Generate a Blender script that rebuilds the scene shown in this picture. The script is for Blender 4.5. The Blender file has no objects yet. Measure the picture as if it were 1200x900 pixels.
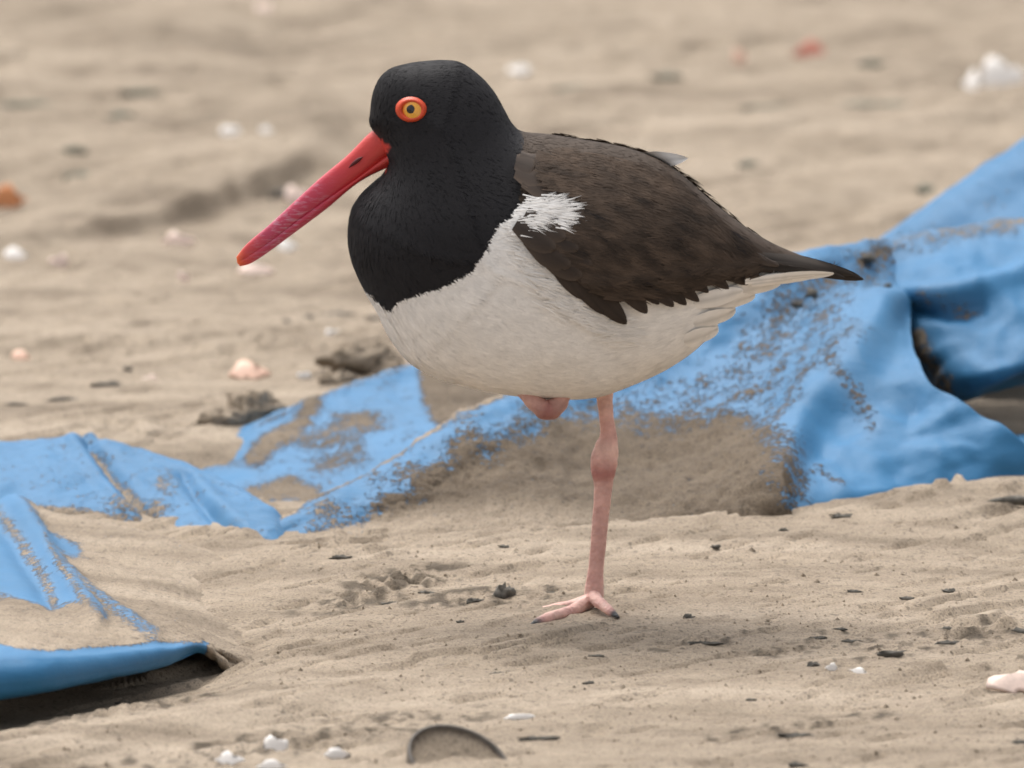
import bpy, math, random
import numpy as np
from mathutils import Vector
from mathutils.geometry import delaunay_2d_cdt

random.seed(7)
rng = np.random.default_rng(11)
scene = bpy.context.scene
col = scene.collection

# ------------------------------------------------------------------ camera
PITCH = math.radians(8.0)
CAM = np.array([0.0, -5.93, 0.9425])
Q = 0.48 / 6.0 / 1200.0            # tangent per photograph pixel
S = 0.0004                         # metres per photograph pixel at the bird
FWD = np.array([0, math.cos(PITCH), -math.sin(PITCH)])
UP = np.array([0, math.sin(PITCH), math.cos(PITCH)])
cam_d = bpy.data.cameras.new('camera')
cam_d.sensor_width = 36
cam_d.lens = 450
cam_d.clip_start = 0.1
cam_d.clip_end = 3000
cam_d.dof.use_dof = True
cam_d.dof.focus_distance = 5.99
cam_d.dof.aperture_fstop = 16
cam = bpy.data.objects.new('camera', cam_d)
cam.location = CAM
cam.rotation_euler = (math.pi / 2 - PITCH, 0, 0)
col.objects.link(cam)
scene.camera = cam

# ------------------------------------------------------------------ sky and sun (bright haze)
SUN_EL, SUN_AZ = math.radians(63), math.radians(-32)     # azimuth from +Y (behind the bird), negative = to the left
world = bpy.data.worlds.new('World')
scene.world = world
world.use_nodes = True
wn = world.node_tree
wn.nodes.clear()
sky = wn.nodes.new('ShaderNodeTexSky')
sky.sky_type = 'NISHITA'
sky.sun_disc = False
sky.sun_elevation = SUN_EL
sky.sun_rotation = SUN_AZ
sky.dust_density = 6.0
sky.air_density = 1.0
hs = wn.nodes.new('ShaderNodeHueSaturation')
hs.inputs['Saturation'].default_value = 0.22
bg = wn.nodes.new('ShaderNodeBackground')
bg.inputs['Strength'].default_value = 0.15
wo = wn.nodes.new('ShaderNodeOutputWorld')
wn.links.new(sky.outputs[0], hs.inputs['Color'])
wn.links.new(hs.outputs[0], bg.inputs[0])
wn.links.new(bg.outputs[0], wo.inputs[0])
sd_ = bpy.data.lights.new('sun', 'SUN')
sd_.energy = 1.1
sd_.angle = math.radians(38)
sd_.color = (1.0, 0.95, 0.87)
sun = bpy.data.objects.new('sun', sd_)
sdir = Vector((math.sin(SUN_AZ) * math.cos(SUN_EL), math.cos(SUN_AZ) * math.cos(SUN_EL), math.sin(SUN_EL)))
sun.rotation_euler = sdir.to_track_quat('Z', 'Y').to_euler()
sun.location = (0, 0, 5)
col.objects.link(sun)

scene.view_settings.view_transform = 'Standard'
scene.view_settings.look = 'None'
scene.view_settings.gamma = 1.0
scene.view_settings.use_curve_mapping = False
scene.view_settings.exposure = 0.66
scene.render.engine = 'CYCLES'
scene.cycles.pixel_filter_type = 'BLACKMAN_HARRIS'
scene.cycles.filter_width = 1.7
scene.render.resolution_x, scene.render.resolution_y = 1024, 768


# ------------------------------------------------------------------ helpers
def P(px, py, Y):
    """world point at depth Y that the photograph shows at pixel (px, py)"""
    px = np.asarray(px, float); py = np.asarray(py, float); Y = np.asarray(Y, float)
    d0 = (px - 600) * Q
    d1 = FWD[1] + UP[1] * (450 - py) * Q
    d2 = FWD[2] + UP[2] * (450 - py) * Q
    t = (Y - CAM[1]) / d1
    return np.stack([CAM[0] + d0 * t, Y + 0 * t, CAM[2] + d2 * t], -1)


def ground_y(py, z=0.0):
    """depth at which the level z is seen at row py"""
    d1 = FWD[1] + UP[1] * (450 - py) * Q
    d2 = FWD[2] + UP[2] * (450 - py) * Q
    return CAM[1] + d1 * (z - CAM[2]) / d2


def _hash(ix, iy, seed):
    h = (ix.astype(np.int64) * 374761393 + iy.astype(np.int64) * 668265263 + seed * 974634777) & 0x7fffffff
    h = ((h ^ (h >> 13)) * 1274126177) & 0x7fffffff
    h = (h ^ (h >> 16)) & 0xffff
    return h / 65535.0


def noise2(x, y, seed=0):
    x = np.asarray(x, float); y = np.asarray(y, float)
    ix = np.floor(x); iy = np.floor(y)
    fx = x - ix; fy = y - iy
    def g(ox, oy):
        a = _hash(ix + ox, iy + oy, seed) * 2 * np.pi
        return np.cos(a) * (fx - ox) + np.sin(a) * (fy - oy)
    u = fx ** 3 * (fx * (fx * 6 - 15) + 10); v = fy ** 3 * (fy * (fy * 6 - 15) + 10)
    a = g(0, 0) * (1 - u) + g(1, 0) * u
    b = g(0, 1) * (1 - u) + g(1, 1) * u
    return (a * (1 - v) + b * v) * 1.5


def fbm(x, y, oct=4, seed=0, gain=0.5):
    s = 0; a = 1.0; f = 1.0
    for k in range(oct):
        s = s + a * noise2(x * f, y * f, seed + k * 17)
        a *= gain; f *= 2.03
    return s


def sstep(a, b, x):
    t = np.clip((x - a) / (b - a), 0, 1)
    return t * t * (3 - 2 * t)


def catmull(pts, n):
    """resample a control polyline (k, d) to n points, smooth"""
    pts = np.asarray(pts, float)
    k = len(pts)
    t = np.linspace(0, k - 1, n)
    i = np.clip(np.floor(t).astype(int), 0, k - 2)
    f = (t - i)[:, None]
    p0 = pts[np.clip(i - 1, 0, k - 1)]; p1 = pts[i]; p2 = pts[i + 1]; p3 = pts[np.clip(i + 2, 0, k - 1)]
    return 0.5 * ((2 * p1) + (-p0 + p2) * f + (2 * p0 - 5 * p1 + 4 * p2 - p3) * f ** 2 + (-p0 + 3 * p1 - 3 * p2 + p3) * f ** 3)


def catmull_grid(ctrl, nr, nc):
    ctrl = np.asarray(ctrl, float)
    r, c, d = ctrl.shape
    a = np.stack([catmull(ctrl[:, j], nr) for j in range(c)], 1)
    return np.stack([catmull(a[i], nc) for i in range(nr)], 0)


def poly_sd(poly, x, y):
    """signed distance to a closed polygon, positive inside"""
    poly = np.asarray(poly, float)
    x = np.asarray(x, float).ravel(); y = np.asarray(y, float).ravel()
    d2 = np.full(x.shape, 1e18); ins = np.zeros(x.shape, bool)
    n = len(poly)
    for i in range(n):
        ax, ay = poly[i]; bx, by = poly[(i + 1) % n]
        ex, ey = bx - ax, by - ay
        t = np.clip(((x - ax) * ex + (y - ay) * ey) / (ex * ex + ey * ey + 1e-12), 0, 1)
        d2 = np.minimum(d2, (x - ax - t * ex) ** 2 + (y - ay - t * ey) ** 2)
        c = (ay > y) != (by > y)
        ins ^= c & (x < (bx - ax) * (y - ay) / (by - ay + 1e-12) + ax)
    d = np.sqrt(d2)
    return np.where(ins, d, -d)


def line_d(pts, x, y):
    pts = np.asarray(pts, float)
    d2 = np.full(np.shape(x), 1e18)
    for i in range(len(pts) - 1):
        ax, ay = pts[i]; bx, by = pts[i + 1]
        ex, ey = bx - ax, by - ay
        t = np.clip(((x - ax) * ex + (y - ay) * ey) / (ex * ex + ey * ey + 1e-12), 0, 1)
        d2 = np.minimum(d2, (x - ax - t * ex) ** 2 + (y - ay - t * ey) ** 2)
    return np.sqrt(d2)


def mesh_obj(name, verts, faces, mat, parent=None, colors=None, attrs=None, smooth=True):
    me = bpy.data.meshes.new(name)
    me.from_pydata(np.asarray(verts, float).tolist(), [], faces if isinstance(faces, list) else faces.tolist())
    if smooth:
        me.polygons.foreach_set('use_smooth', np.ones(len(me.polygons), bool))
    if colors is not None:
        a = me.color_attributes.new('Col', 'FLOAT_COLOR', 'POINT')
        c4 = np.ones((len(me.vertices), 4), np.float32); c4[:, :3] = colors
        a.data.foreach_set('color', c4.ravel())
    for k, v in (attrs or {}).items():
        a = me.attributes.new(k, 'FLOAT', 'POINT')
        a.data.foreach_set('value', np.asarray(v, np.float32).ravel())
    me.update()
    if mat: me.materials.append(mat)
    o = bpy.data.objects.new(name, me)
    col.objects.link(o)
    if parent is not None: o.parent = parent
    return o


def grid_faces(nr, nc, wrap=False):
    r = np.arange(nr - 1)[:, None]; c = np.arange(nc if wrap else nc - 1)[None, :]
    c2 = (c + 1) % nc
    return np.stack([r * nc + c, r * nc + c2, (r + 1) * nc + c2, (r + 1) * nc + c], -1).reshape(-1, 4)


def tag(o, label=None, cat=None, group=None, kind=None):
    if label: o['label'] = label
    if cat: o['category'] = cat
    if group: o['group'] = group
    if kind: o['kind'] = kind
    return o


def empty(name, loc=(0, 0, 0)):
    o = bpy.data.objects.new(name, None)
    o.location = loc; o.empty_display_size = 0.05
    col.objects.link(o)
    return o


# ------------------------------------------------------------------ materials
def new_mat(name):
    m = bpy.data.materials.new(name); m.use_nodes = True
    nt = m.node_tree
    return m, nt, nt.nodes['Principled BSDF']


def nd(nt, typ, **kw):
    n = nt.nodes.new(typ)
    for k, v in kw.items():
        if k in n.inputs: n.inputs[k].default_value = v
        else: setattr(n, k, v)
    return n


def ramp(nt, stops):
    n = nt.nodes.new('ShaderNodeValToRGB')
    e = n.color_ramp.elements
    while len(e) < len(stops): e.new(0.5)
    for i, (p, c) in enumerate(stops):
        e[i].position = p; e[i].color = (*c, 1)
    return n


def mixc(nt, fac, a, b, blend='MIX'):
    n = nt.nodes.new('ShaderNodeMix'); n.data_type = 'RGBA'; n.blend_type = blend
    for s, v in ((n.inputs[0], fac), (n.inputs[6], a), (n.inputs[7], b)):
        if hasattr(v, 'is_linked') or isinstance(v, bpy.types.NodeSocket): nt.links.new(v, s)
        elif isinstance(v, (int, float)): s.default_value = v
        else: s.default_value = (*v, 1)
    return n.outputs[2]


def math_n(nt, op, a, b=None, clamp=False):
    n = nt.nodes.new('ShaderNodeMath'); n.operation = op; n.use_clamp = clamp
    for s, v in zip(n.inputs, (a, b)):
        if v is None: continue
        if isinstance(v, bpy.types.NodeSocket): nt.links.new(v, s)
        else: s.default_value = v
    return n.outputs[0]


def sand_nodes(nt):
    """colour and height sockets of the beach sand, shared by the ground and by the sand that lies on the tarp"""
    tc = nt.nodes.new('ShaderNodeTexCoord')
    mp = nd(nt, 'ShaderNodeMapping'); mp.inputs['Rotation'].default_value = (0, 0, math.radians(-52)); mp.inputs['Scale'].default_value = (1, 5, 1)
    nt.links.new(tc.outputs['Object'], mp.inputs[0])
    big = nd(nt, 'ShaderNodeTexNoise', Scale=3.2, Detail=6.0, Roughness=0.6)
    nt.links.new(mp.outputs[0], big.inputs['Vector'])
    mid = nd(nt, 'ShaderNodeTexNoise', Scale=38.0, Detail=7.0, Roughness=0.68)
    nt.links.new(tc.outputs['Object'], mid.inputs['Vector'])
    grain = nd(nt, 'ShaderNodeTexNoise', Scale=900.0, Detail=2.0, Roughness=0.7)
    nt.links.new(tc.outputs['Object'], grain.inputs['Vector'])
    vor = nd(nt, 'ShaderNodeTexVoronoi', Scale=520.0)
    nt.links.new(tc.outputs['Object'], vor.inputs['Vector'])
    base = ramp(nt, [(0.34, (0.225, 0.18, 0.134)), (0.5, (0.318, 0.259, 0.196)), (0.66, (0.385, 0.318, 0.246))])
    nt.links.new(big.outputs[0], base.inputs[0])
    c2 = ramp(nt, [(0.3, (0.72, 0.70, 0.68)), (0.55, (1, 1, 1)), (0.8, (1.12, 1.1, 1.06))])
    nt.links.new(mid.outputs[0], c2.inputs[0])
    a = mixc(nt, 0.75, base.outputs[0], c2.outputs[0], 'MULTIPLY')
    c3 = ramp(nt, [(0.30, (0.28, 0.26, 0.26)), (0.47, (1, 1, 1)), (0.60, (1.02, 1.02, 1.02)), (0.74, (1.6, 1.55, 1.45))])
    nt.links.new(grain.outputs[0], c3.inputs[0])
    b = mixc(nt, 0.85, a, c3.outputs[0], 'MULTIPLY')
    # single dark mineral grains
    dk = nd(nt, 'ShaderNodeMapRange'); dk.inputs['From Min'].default_value = 0.93; dk.inputs['From Max'].default_value = 0.97
    sp = nt.nodes.new('ShaderNodeSeparateColor')
    nt.links.new(vor.outputs['Color'], sp.inputs[0])
    nt.links.new(sp.outputs[0], dk.inputs['Value'])
    c = mixc(nt, math_n(nt, 'MULTIPLY', dk.outputs[0], 0.55), b, (0.09, 0.075, 0.06))
    h = math_n(nt, 'ADD', math_n(nt, 'MULTIPLY', grain.outputs[0], 0.35), math_n(nt, 'MULTIPLY', mid.outputs[0], 1.2))
    return c, h


def make_sand():
    m, nt, b = new_mat('beach_sand')
    c, h = sand_nodes(nt)
    at = nd(nt, 'ShaderNodeAttribute', attribute_name='sand_dark')
    c = mixc(nt, math_n(nt, 'MULTIPLY', at.outputs['Fac'], 0.8, True), c, mixc(nt, 1.0, c, (0.24, 0.235, 0.23), 'MULTIPLY'))
    nt.links.new(c, b.inputs['Base Color'])
    b.inputs['Roughness'].default_value = 0.93
    b.inputs['Specular IOR Level'].default_value = 0.2
    bp = nd(nt, 'ShaderNodeBump', Strength=0.9, Distance=0.0022)
    nt.links.new(h, bp.inputs['Height']); nt.links.new(bp.outputs[0], b.inputs['Normal'])
    return m


def make_tarp():
    m, nt, b = new_mat('blue_tarp')
    c, h = sand_nodes(nt)
    at = nd(nt, 'ShaderNodeAttribute', attribute_name='sand')
    tc = nt.nodes.new('ShaderNodeTexCoord')
    n1 = nd(nt, 'ShaderNodeTexNoise', Scale=75.0, Detail=8.0, Roughness=0.75)
    n2 = nd(nt, 'ShaderNodeTexNoise', Scale=420.0, Detail=3.0, Roughness=0.7)
    n3 = nd(nt, 'ShaderNodeTexNoise', Scale=14.0, Detail=5.0, Roughness=0.6)
    for n in (n1, n2, n3): nt.links.new(tc.outputs['Object'], n.inputs['Vector'])
    f = math_n(nt, 'ADD', at.outputs['Fac'], math_n(nt, 'MULTIPLY', math_n(nt, 'SUBTRACT', n1.outputs[0], 0.5), 1.35))
    f = math_n(nt, 'ADD', f, math_n(nt, 'MULTIPLY', math_n(nt, 'SUBTRACT', n2.outputs[0], 0.5), 1.7))
    mr = nd(nt, 'ShaderNodeMapRange'); mr.interpolation_type = 'SMOOTHSTEP'
    mr.inputs['From Min'].default_value = 0.40; mr.inputs['From Max'].default_value = 0.66
    nt.links.new(f, mr.inputs['Value'])
    blue = ramp(nt, [(0.25, (0.016, 0.126, 0.265)), (0.5, (0.019, 0.146, 0.312)), (0.78, (0.027, 0.168, 0.35))])
    nt.links.new(n3.outputs[0], blue.inputs[0])
    # dusty film
    dust = math_n(nt, 'MULTIPLY', math_n(nt, 'ADD', math_n(nt, 'MULTIPLY', at.outputs['Fac'], 0.5), math_n(nt, 'MULTIPLY', n1.outputs[0], 0.2)), 0.4, True)
    bl = mixc(nt, dust, blue.outputs[0], (0.36, 0.36, 0.36))
    da = nd(nt, 'ShaderNodeAttribute', attribute_name='sand_dark')
    sandc = mixc(nt, da.outputs['Fac'], c, mixc(nt, 1.0, c, (0.47, 0.45, 0.43), 'MULTIPLY'))  # shade painted into the colour of the sand on the slopes
    cc = mixc(nt, mr.outputs[0], bl, sandc)
    nt.links.new(cc, b.inputs['Base Color'])
    rr = nd(nt, 'ShaderNodeMapRange'); rr.inputs['To Min'].default_value = 0.55; rr.inputs['To Max'].default_value = 0.95
    nt.links.new(mr.outputs[0], rr.inputs['Value']); nt.links.new(rr.outputs[0], b.inputs['Roughness'])
    b.inputs['Specular IOR Level'].default_value = 0.25
    hh = math_n(nt, 'ADD', math_n(nt, 'MULTIPLY', h, math_n(nt, 'ADD', mr.outputs[0], 0.06)), math_n(nt, 'ADD', math_n(nt, 'MULTIPLY', mr.outputs[0], 0.5), math_n(nt, 'MULTIPLY', n1.outputs[0], 0.5)))
    bp = nd(nt, 'ShaderNodeBump', Strength=0.8, Distance=0.0015)
    nt.links.new(hh, bp.inputs['Height']); nt.links.new(bp.outputs[0], b.inputs['Normal'])
    return m


def make_plumage():
    m, nt, b = new_mat('plumage')
    at = nd(nt, 'ShaderNodeAttribute', attribute_name='Col')
    tc = nt.nodes.new('ShaderNodeTexCoord')
    n1 = nd(nt, 'ShaderNodeTexNoise', Scale=120.0, Detail=4.0)
    nt.links.new(tc.outputs['Object'], n1.inputs['Vector'])
    r = ramp(nt, [(0.3, (0.93, 0.93, 0.93)), (0.7, (1.04, 1.04, 1.04))])
    nt.links.new(n1.outputs[0], r.inputs[0])
    nt.links.new(mixc(nt, 1.0, at.outputs['Color'], r.outputs[0], 'MULTIPLY'), b.inputs['Base Color'])
    b.inputs['Roughness'].default_value = 0.72
    b.inputs['Specular IOR Level'].default_value = 0.25
    b.inputs['Sheen Weight'].default_value = 0.0
    b.inputs['Sheen Roughness'].default_value = 0.5
    return m


def make_bill():
    m, nt, b = new_mat('bill_horn')
    at = nd(nt, 'ShaderNodeAttribute', attribute_name='along')
    tc = nt.nodes.new('ShaderNodeTexCoord')
    mp = nd(nt, 'ShaderNodeMapping'); mp.inputs['Rotation'].default_value = (0, math.radians(37), 0); mp.inputs['Scale'].default_value = (60, 300, 420)
    nt.links.new(tc.outputs['Object'], mp.inputs[0])
    n1 = nd(nt, 'ShaderNodeTexNoise', Scale=1.0, Detail=5.0, Roughness=0.65)
    nt.links.new(mp.outputs[0], n1.inputs['Vector'])
    v = math_n(nt, 'ADD', at.outputs['Fac'], math_n(nt, 'MULTIPLY', math_n(nt, 'SUBTRACT', n1.outputs[0], 0.5), 0.12))
    r = ramp(nt, [(0.0, (0.60, 0.055, 0.04)), (0.25, (0.58, 0.04, 0.045)), (0.42, (0.50, 0.035, 0.075)), (0.7, (0.46, 0.045, 0.10)), (0.87, (0.62, 0.06, 0.05)), (1.0, (0.85, 0.15, 0.03))])
    nt.links.new(v, r.inputs[0])
    n2 = nd(nt, 'ShaderNodeTexNoise', Scale=2.1, Detail=6.0, Roughness=0.7)
    nt.links.new(mp.outputs[0], n2.inputs['Vector'])
    s = nd(nt, 'ShaderNodeMapRange'); s.inputs['From Min'].default_value = 0.50; s.inputs['From Max'].default_value = 0.66
    nt.links.new(n2.outputs[0], s.inputs['Value'])
    wr = nd(nt, 'ShaderNodeValToRGB')
    e = wr.color_ramp.elements; e[0].position = 0.3; e[0].color = (0, 0, 0, 1); e[1].position = 0.6; e[1].color = (1, 1, 1, 1); x = e.new(0.85); x.color = (0.1, 0.1, 0.1, 1)
    nt.links.new(at.outputs['Fac'], wr.inputs[0])
    f = math_n(nt, 'MULTIPLY', math_n(nt, 'MULTIPLY', s.outputs[0], wr.outputs[0]), 0.85)
    nt.links.new(mixc(nt, f, r.outputs[0], (0.55, 0.33, 0.42)), b.inputs['Base Color'])
    b.inputs['Roughness'].default_value = 0.38
    b.inputs['Subsurface Weight'].default_value = 0.08
    b.inputs['Subsurface Radius'].default_value = (0.003, 0.001, 0.0008)
    bp = nd(nt, 'ShaderNodeBump', Strength=0.25, Distance=0.0006)
    nt.links.new(n2.outputs[0], bp.inputs['Height']); nt.links.new(bp.outputs[0], b.inputs['Normal'])
    return m


def make_skin():
    m, nt, b = new_mat('leg_skin')
    at = nd(nt, 'ShaderNodeAttribute', attribute_name='Col')
    tc = nt.nodes.new('ShaderNodeTexCoord')
    v = nd(nt, 'ShaderNodeTexVoronoi', Scale=520.0)
    n1 = nd(nt, 'ShaderNodeTexNoise', Scale=160.0, Detail=5.0)
    nt.links.new(tc.outputs['Object'], v.inputs['Vector']); nt.links.new(tc.outputs['Object'], n1.inputs['Vector'])
    r = ramp(nt, [(0.3, (0.78, 0.72, 0.72)), (0.7, (1.12, 1.12, 1.1))])
    nt.links.new(n1.outputs[0], r.inputs[0])
    nt.links.new(mixc(nt, 1.0, at.outputs['Color'], r.outputs[0], 'MULTIPLY'), b.inputs['Base Color'])
    b.inputs['Roughness'].default_value = 0.6
    b.inputs['Subsurface Weight'].default_value = 0.1
    b.inputs['Subsurface Radius'].default_value = (0.003, 0.0012, 0.001)
    bp = nd(nt, 'ShaderNodeBump', Strength=0.6, Distance=0.0008)
    nt.links.new(math_n(nt, 'ADD', v.outputs['Distance'], n1.outputs[0]), bp.inputs['Height']); nt.links.new(bp.outputs[0], b.inputs['Normal'])
    return m


def simple(name, c, rough=0.6, var=0.25, scale=200.0, spec=0.4, coat=0.0):
    m, nt, b = new_mat(name)
    tc = nt.nodes.new('ShaderNodeTexCoord')
    n1 = nd(nt, 'ShaderNodeTexNoise', Scale=scale, Detail=5.0, Roughness=0.65)
    nt.links.new(tc.outputs['Object'], n1.inputs['Vector'])
    r = ramp(nt, [(0.3, tuple(x * (1 - var) for x in c)), (0.7, tuple(min(1, x * (1 + var)) for x in c))])
    nt.links.new(n1.outputs[0], r.inputs[0])
    nt.links.new(r.outputs[0], b.inputs['Base Color'])
    b.inputs['Roughness'].default_value = rough
    b.inputs['Specular IOR Level'].default_value = spec
    b.inputs['Coat Weight'].default_value = coat
    return m


def eye_mat():
    m, nt, b = new_mat('eye_iris')
    at = nd(nt, 'ShaderNodeAttribute', attribute_name='Col')
    nt.links.new(at.outputs['Color'], b.inputs['Base Color'])
    b.inputs['Roughness'].default_value = 0.25
    b.inputs['Coat Weight'].default_value = 0.4
    b.inputs['Coat Roughness'].default_value = 0.05
    return m


M = dict(sand=make_sand(), tarp=make_tarp(), plume=make_plumage(), bill=make_bill(), skin=make_skin(), eye=eye_mat(),
         pupil=simple('pupil', (0.012, 0.008, 0.007), 0.15, 0.05, coat=0.6),
         lid=simple('eye_ring_skin', (0.60, 0.065, 0.02), 0.45, 0.12),
         nostril=simple('nostril_dark', (0.10, 0.012, 0.015), 0.5),
         twig=simple('dark_wood', (0.11, 0.10, 0.085), 0.85, 0.4, 300),
         white=simple('white_shell', (0.74, 0.70, 0.66), 0.45, 0.12, 150),
         salmon=simple('salmon_shell', (0.74, 0.48, 0.36), 0.5, 0.2, 120),
         pink=simple('pink_shell', (0.72, 0.56, 0.48), 0.5, 0.18, 120),
         orange=simple('orange_shell', (0.62, 0.25, 0.10), 0.55, 0.2, 120),
         red=simple('red_brown_shell', (0.38, 0.12, 0.08), 0.6, 0.25, 120),
         grey=simple('grey_green_stone', (0.13, 0.135, 0.10), 0.7, 0.25, 120),
         rim=simple('clam_shell', (0.13, 0.115, 0.10), 0.6, 0.3, 160))

# ------------------------------------------------------------------ ground
crest = np.array([(300, 655, 0.002), (430, 648, 0.004), (620, 618, 0.006), (800, 600, 0.009), (920, 583, 0.011), (1050, 557, 0.014), (1200, 532, 0.017), (1400, 500, 0.018)])
cw = np.array([P(a, b, ground_y(b, z)) for a, b, z in crest])
cz = crest[:, 2]


HOLL = [P(230, 560, .475), P(380, 560, .485), P(560, 500, .57)]


def ground_z(x, y, detail=True):
    z = np.zeros_like(x)
    yc = np.interp(x, cw[:, 0], cw[:, 1]); A = np.interp(x, cw[:, 0], cz, left=0)
    d = y - yc
    z = z + A * np.where(d < 0, np.exp(-(d / 0.16) ** 2), np.exp(-(d / 0.05) ** 2) * 1.9 - 0.9 * np.exp(-(d / 0.25) ** 2))
    # hollow under the raised hem of the tarp and the little lip in front of it
    u = x + 0.24
    hx = np.where(x < -0.15, 1.0, np.exp(-((x + 0.15) / 0.03) ** 2))
    slant = -0.30 + np.clip(x + 0.24, 0, 0.2) * 1.1
    z = z - 0.011 * hx * np.exp(-((y - slant - 0.06) / 0.09) ** 2)
    z = z + 0.004 * np.where(x < -0.10, 1.0, np.exp(-((x + 0.10) / 0.04) ** 2)) * np.exp(-((y - slant + 0.115) / 0.028) ** 2)
    # ground below the tarp drops a little so that the sheet is not pierced
    z = z - 0.012 * np.exp(-((y - 0.10) / 0.16) ** 2) * sstep(-0.13, -0.20, x)
    # the scarp left by a wheel, far behind the bird
    a = np.array([P(-60, 300, ground_y(300)), P(40, 283, ground_y(283)), P(150, 262, ground_y(262)), P(250, 236, ground_y(236)), P(310, 214, ground_y(214)), P(365, 200, ground_y(200))])
    yc2 = np.interp(x, a[:, 0], a[:, 1])
    dd = y - yc2
    wgt = sstep(-0.42, -0.2, x) * (1 - sstep(a[-1, 0] - 0.005, a[-1, 0] + 0.03, x)) 
    z = z + wgt * 0.011 * sstep(-0.42, -0.16, x) * np.where(dd < 0, np.exp(-(dd / 0.022) ** 2) * 0.0, sstep(-0.002, 0.014, dd) * np.exp(-(np.maximum(dd, 0) / 0.35) ** 2))
    z = z - wgt * 0.005 * np.exp(-((dd + 0.03) / 0.04) ** 2)
    hd = line_d([HOLL[0][:2], HOLL[1][:2], HOLL[2][:2]], x, y)
    z = z - 0.022 * np.exp(-(hd / 0.075) ** 4)
    if detail:
        c, s = 0.62, 0.785
        p = x * c + y * s; q = -x * s + y * c
        far = sstep(0.6, 1.6, y)
        z = z + 0.0030 * fbm(p * 5, q * 22, 3, 3) * (0.32 + 1.5 * far)
        z = z + 0.0045 * fbm(p * 2.2, q * 8, 2, 9) * (0.4 + 1.2 * far)
        z = z + 0.0010 * fbm(x * 60, y * 60, 4, 21, 0.6) * (0.45 + 0.55 * far + 0.5 * sstep(0.0, 0.5, noise2(x * 6, y * 4, 61)))
        # broken crust: small scarps that run along the wind
        m = fbm(p * 9 + 0.4 * noise2(x * 40, y * 40, 5), q * 48, 3, 33)
        z = z + 0.0034 * sstep(0.24, 0.34, m) * np.clip(0.25 + 1.1 * noise2(x * 7, y * 5, 8), 0, 1.2)
        m2 = fbm(p * 16, q * 70, 3, 57)
        z = z - 0.0022 * sstep(0.45, 0.62, m2)
        # scraped and churned sand left of the foot
        for (sx, sy, rx, ry, amp) in SCRAPE:
            g = np.exp(-((x - sx) / rx) ** 2 - ((y - sy - (x - sx) * 0.9) / ry) ** 2)
            z = z + amp * g * fbm(x * 140, y * 110, 3, 71)
    return z


SCRAPE = []
for (a, b, rx, ry, amp) in [(470, 688, 0.022, 0.03, 0.0050), (410, 706, 0.018, 0.02, 0.003), (545, 702, 0.018, 0.02, 0.003), (640, 700, 0.02, 0.02, 0.0018), (395, 648, 0.014, 0.02, 0.003),
                            (150, 822, 0.03, 0.03, 0.004), (340, 868, 0.06, 0.03, 0.003), (960, 752, 0.03, 0.025, 0.002), (1040, 765, 0.015, 0.02, 0.003), (1150, 742, 0.03, 0.03, 0.0025),
                            (830, 750, 0.02, 0.02, 0.0022), (930, 850, 0.03, 0.02, 0.002), (420, 432, 0.02, 0.05, 0.004)]:
    pw = P(a, b, ground_y(b)); SCRAPE.append((pw[0], pw[1], rx, ry, amp))


def axis(segs):
    out = []
    for a, b, st in segs:
        n = max(1, int(round((b - a) / st))); out += list(np.linspace(a, b, n, endpoint=False))
    out.append(segs[-1][1]); return np.array(out)


gx = axis([(-900, -60, 120), (-60, -6, 9), (-6, -0.9, 0.3), (-0.9, -0.36, 0.02), (-0.36, 0.36, 0.0026), (0.36, 0.9, 0.02), (0.9, 6, 0.3), (6, 60, 9), (60, 900, 120)])
gy = axis([(-120, -8, 8), (-8, -0.9, 0.25), (-0.9, -0.5, 0.02), (-0.5, 0.75, 0.0030), (0.75, 3.2, 0.0065), (3.2, 5, 0.03), (5, 20, 0.5), (20, 120, 10), (120, 2000, 200)])
GX, GY = np.meshgrid(gx, gy)
fade = np.exp(-np.maximum(0, np.abs(GX) - 1.2) ** 2) * np.exp(-np.maximum(0, np.abs(GY - 1) - 3.5) ** 2)
GZ = ground_z(GX.ravel(), GY.ravel()).reshape(GX.shape) * fade
sand_dark = np.zeros(GX.size)  # darker tone of the sand, mottled over the scraped patches
gxx = GX.ravel(); gyy = GY.ravel()
for k_, (sx, sy, rx, ry, amp) in enumerate(SCRAPE):
    g = np.exp(-((gxx - sx) / (rx * 1.5)) ** 2 - ((gyy - sy - (gxx - sx) * 0.9) / (ry * 1.1)) ** 2)
    th = -0.12 if k_ < 3 else 0.16
    sand_dark = np.maximum(sand_dark, sstep(0.12, 0.5, g) * sstep(th, th + 0.3, fbm(gxx * 110 + gyy * 30, gyy * 45 - gxx * 30, 3, 91)))
ground = mesh_obj('sand_beach', np.stack([GX, GY, GZ], -1).reshape(-1, 3), grid_faces(len(gy), len(gx)), M['sand'], attrs={'sand_dark': np.clip(sand_dark, 0, 1)})
tag(ground, kind='structure')


def on_ground(px, py):
    """world point on the modelled sand that is seen at (px, py)"""
    Y = ground_y(py)
    for _ in range(6):
        p = P(px, py, Y); z = float(ground_z(np.array([p[0]]), np.array([p[1]]), False)[0]); Y = ground_y(py, z)
    p = P(px, py, Y)
    p[2] = float(ground_z(np.array([p[0]]), np.array([p[1]]))[0])
    return p


# ------------------------------------------------------------------ tarp
tarp = empty('tarp', (0.1, 0.4, 0))
tag(tarp, 'crumpled blue plastic tarpaulin half buried in the sand behind the bird', 'tarp')
TARP_OFF = np.array([0.1, 0.4, 0])


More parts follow.
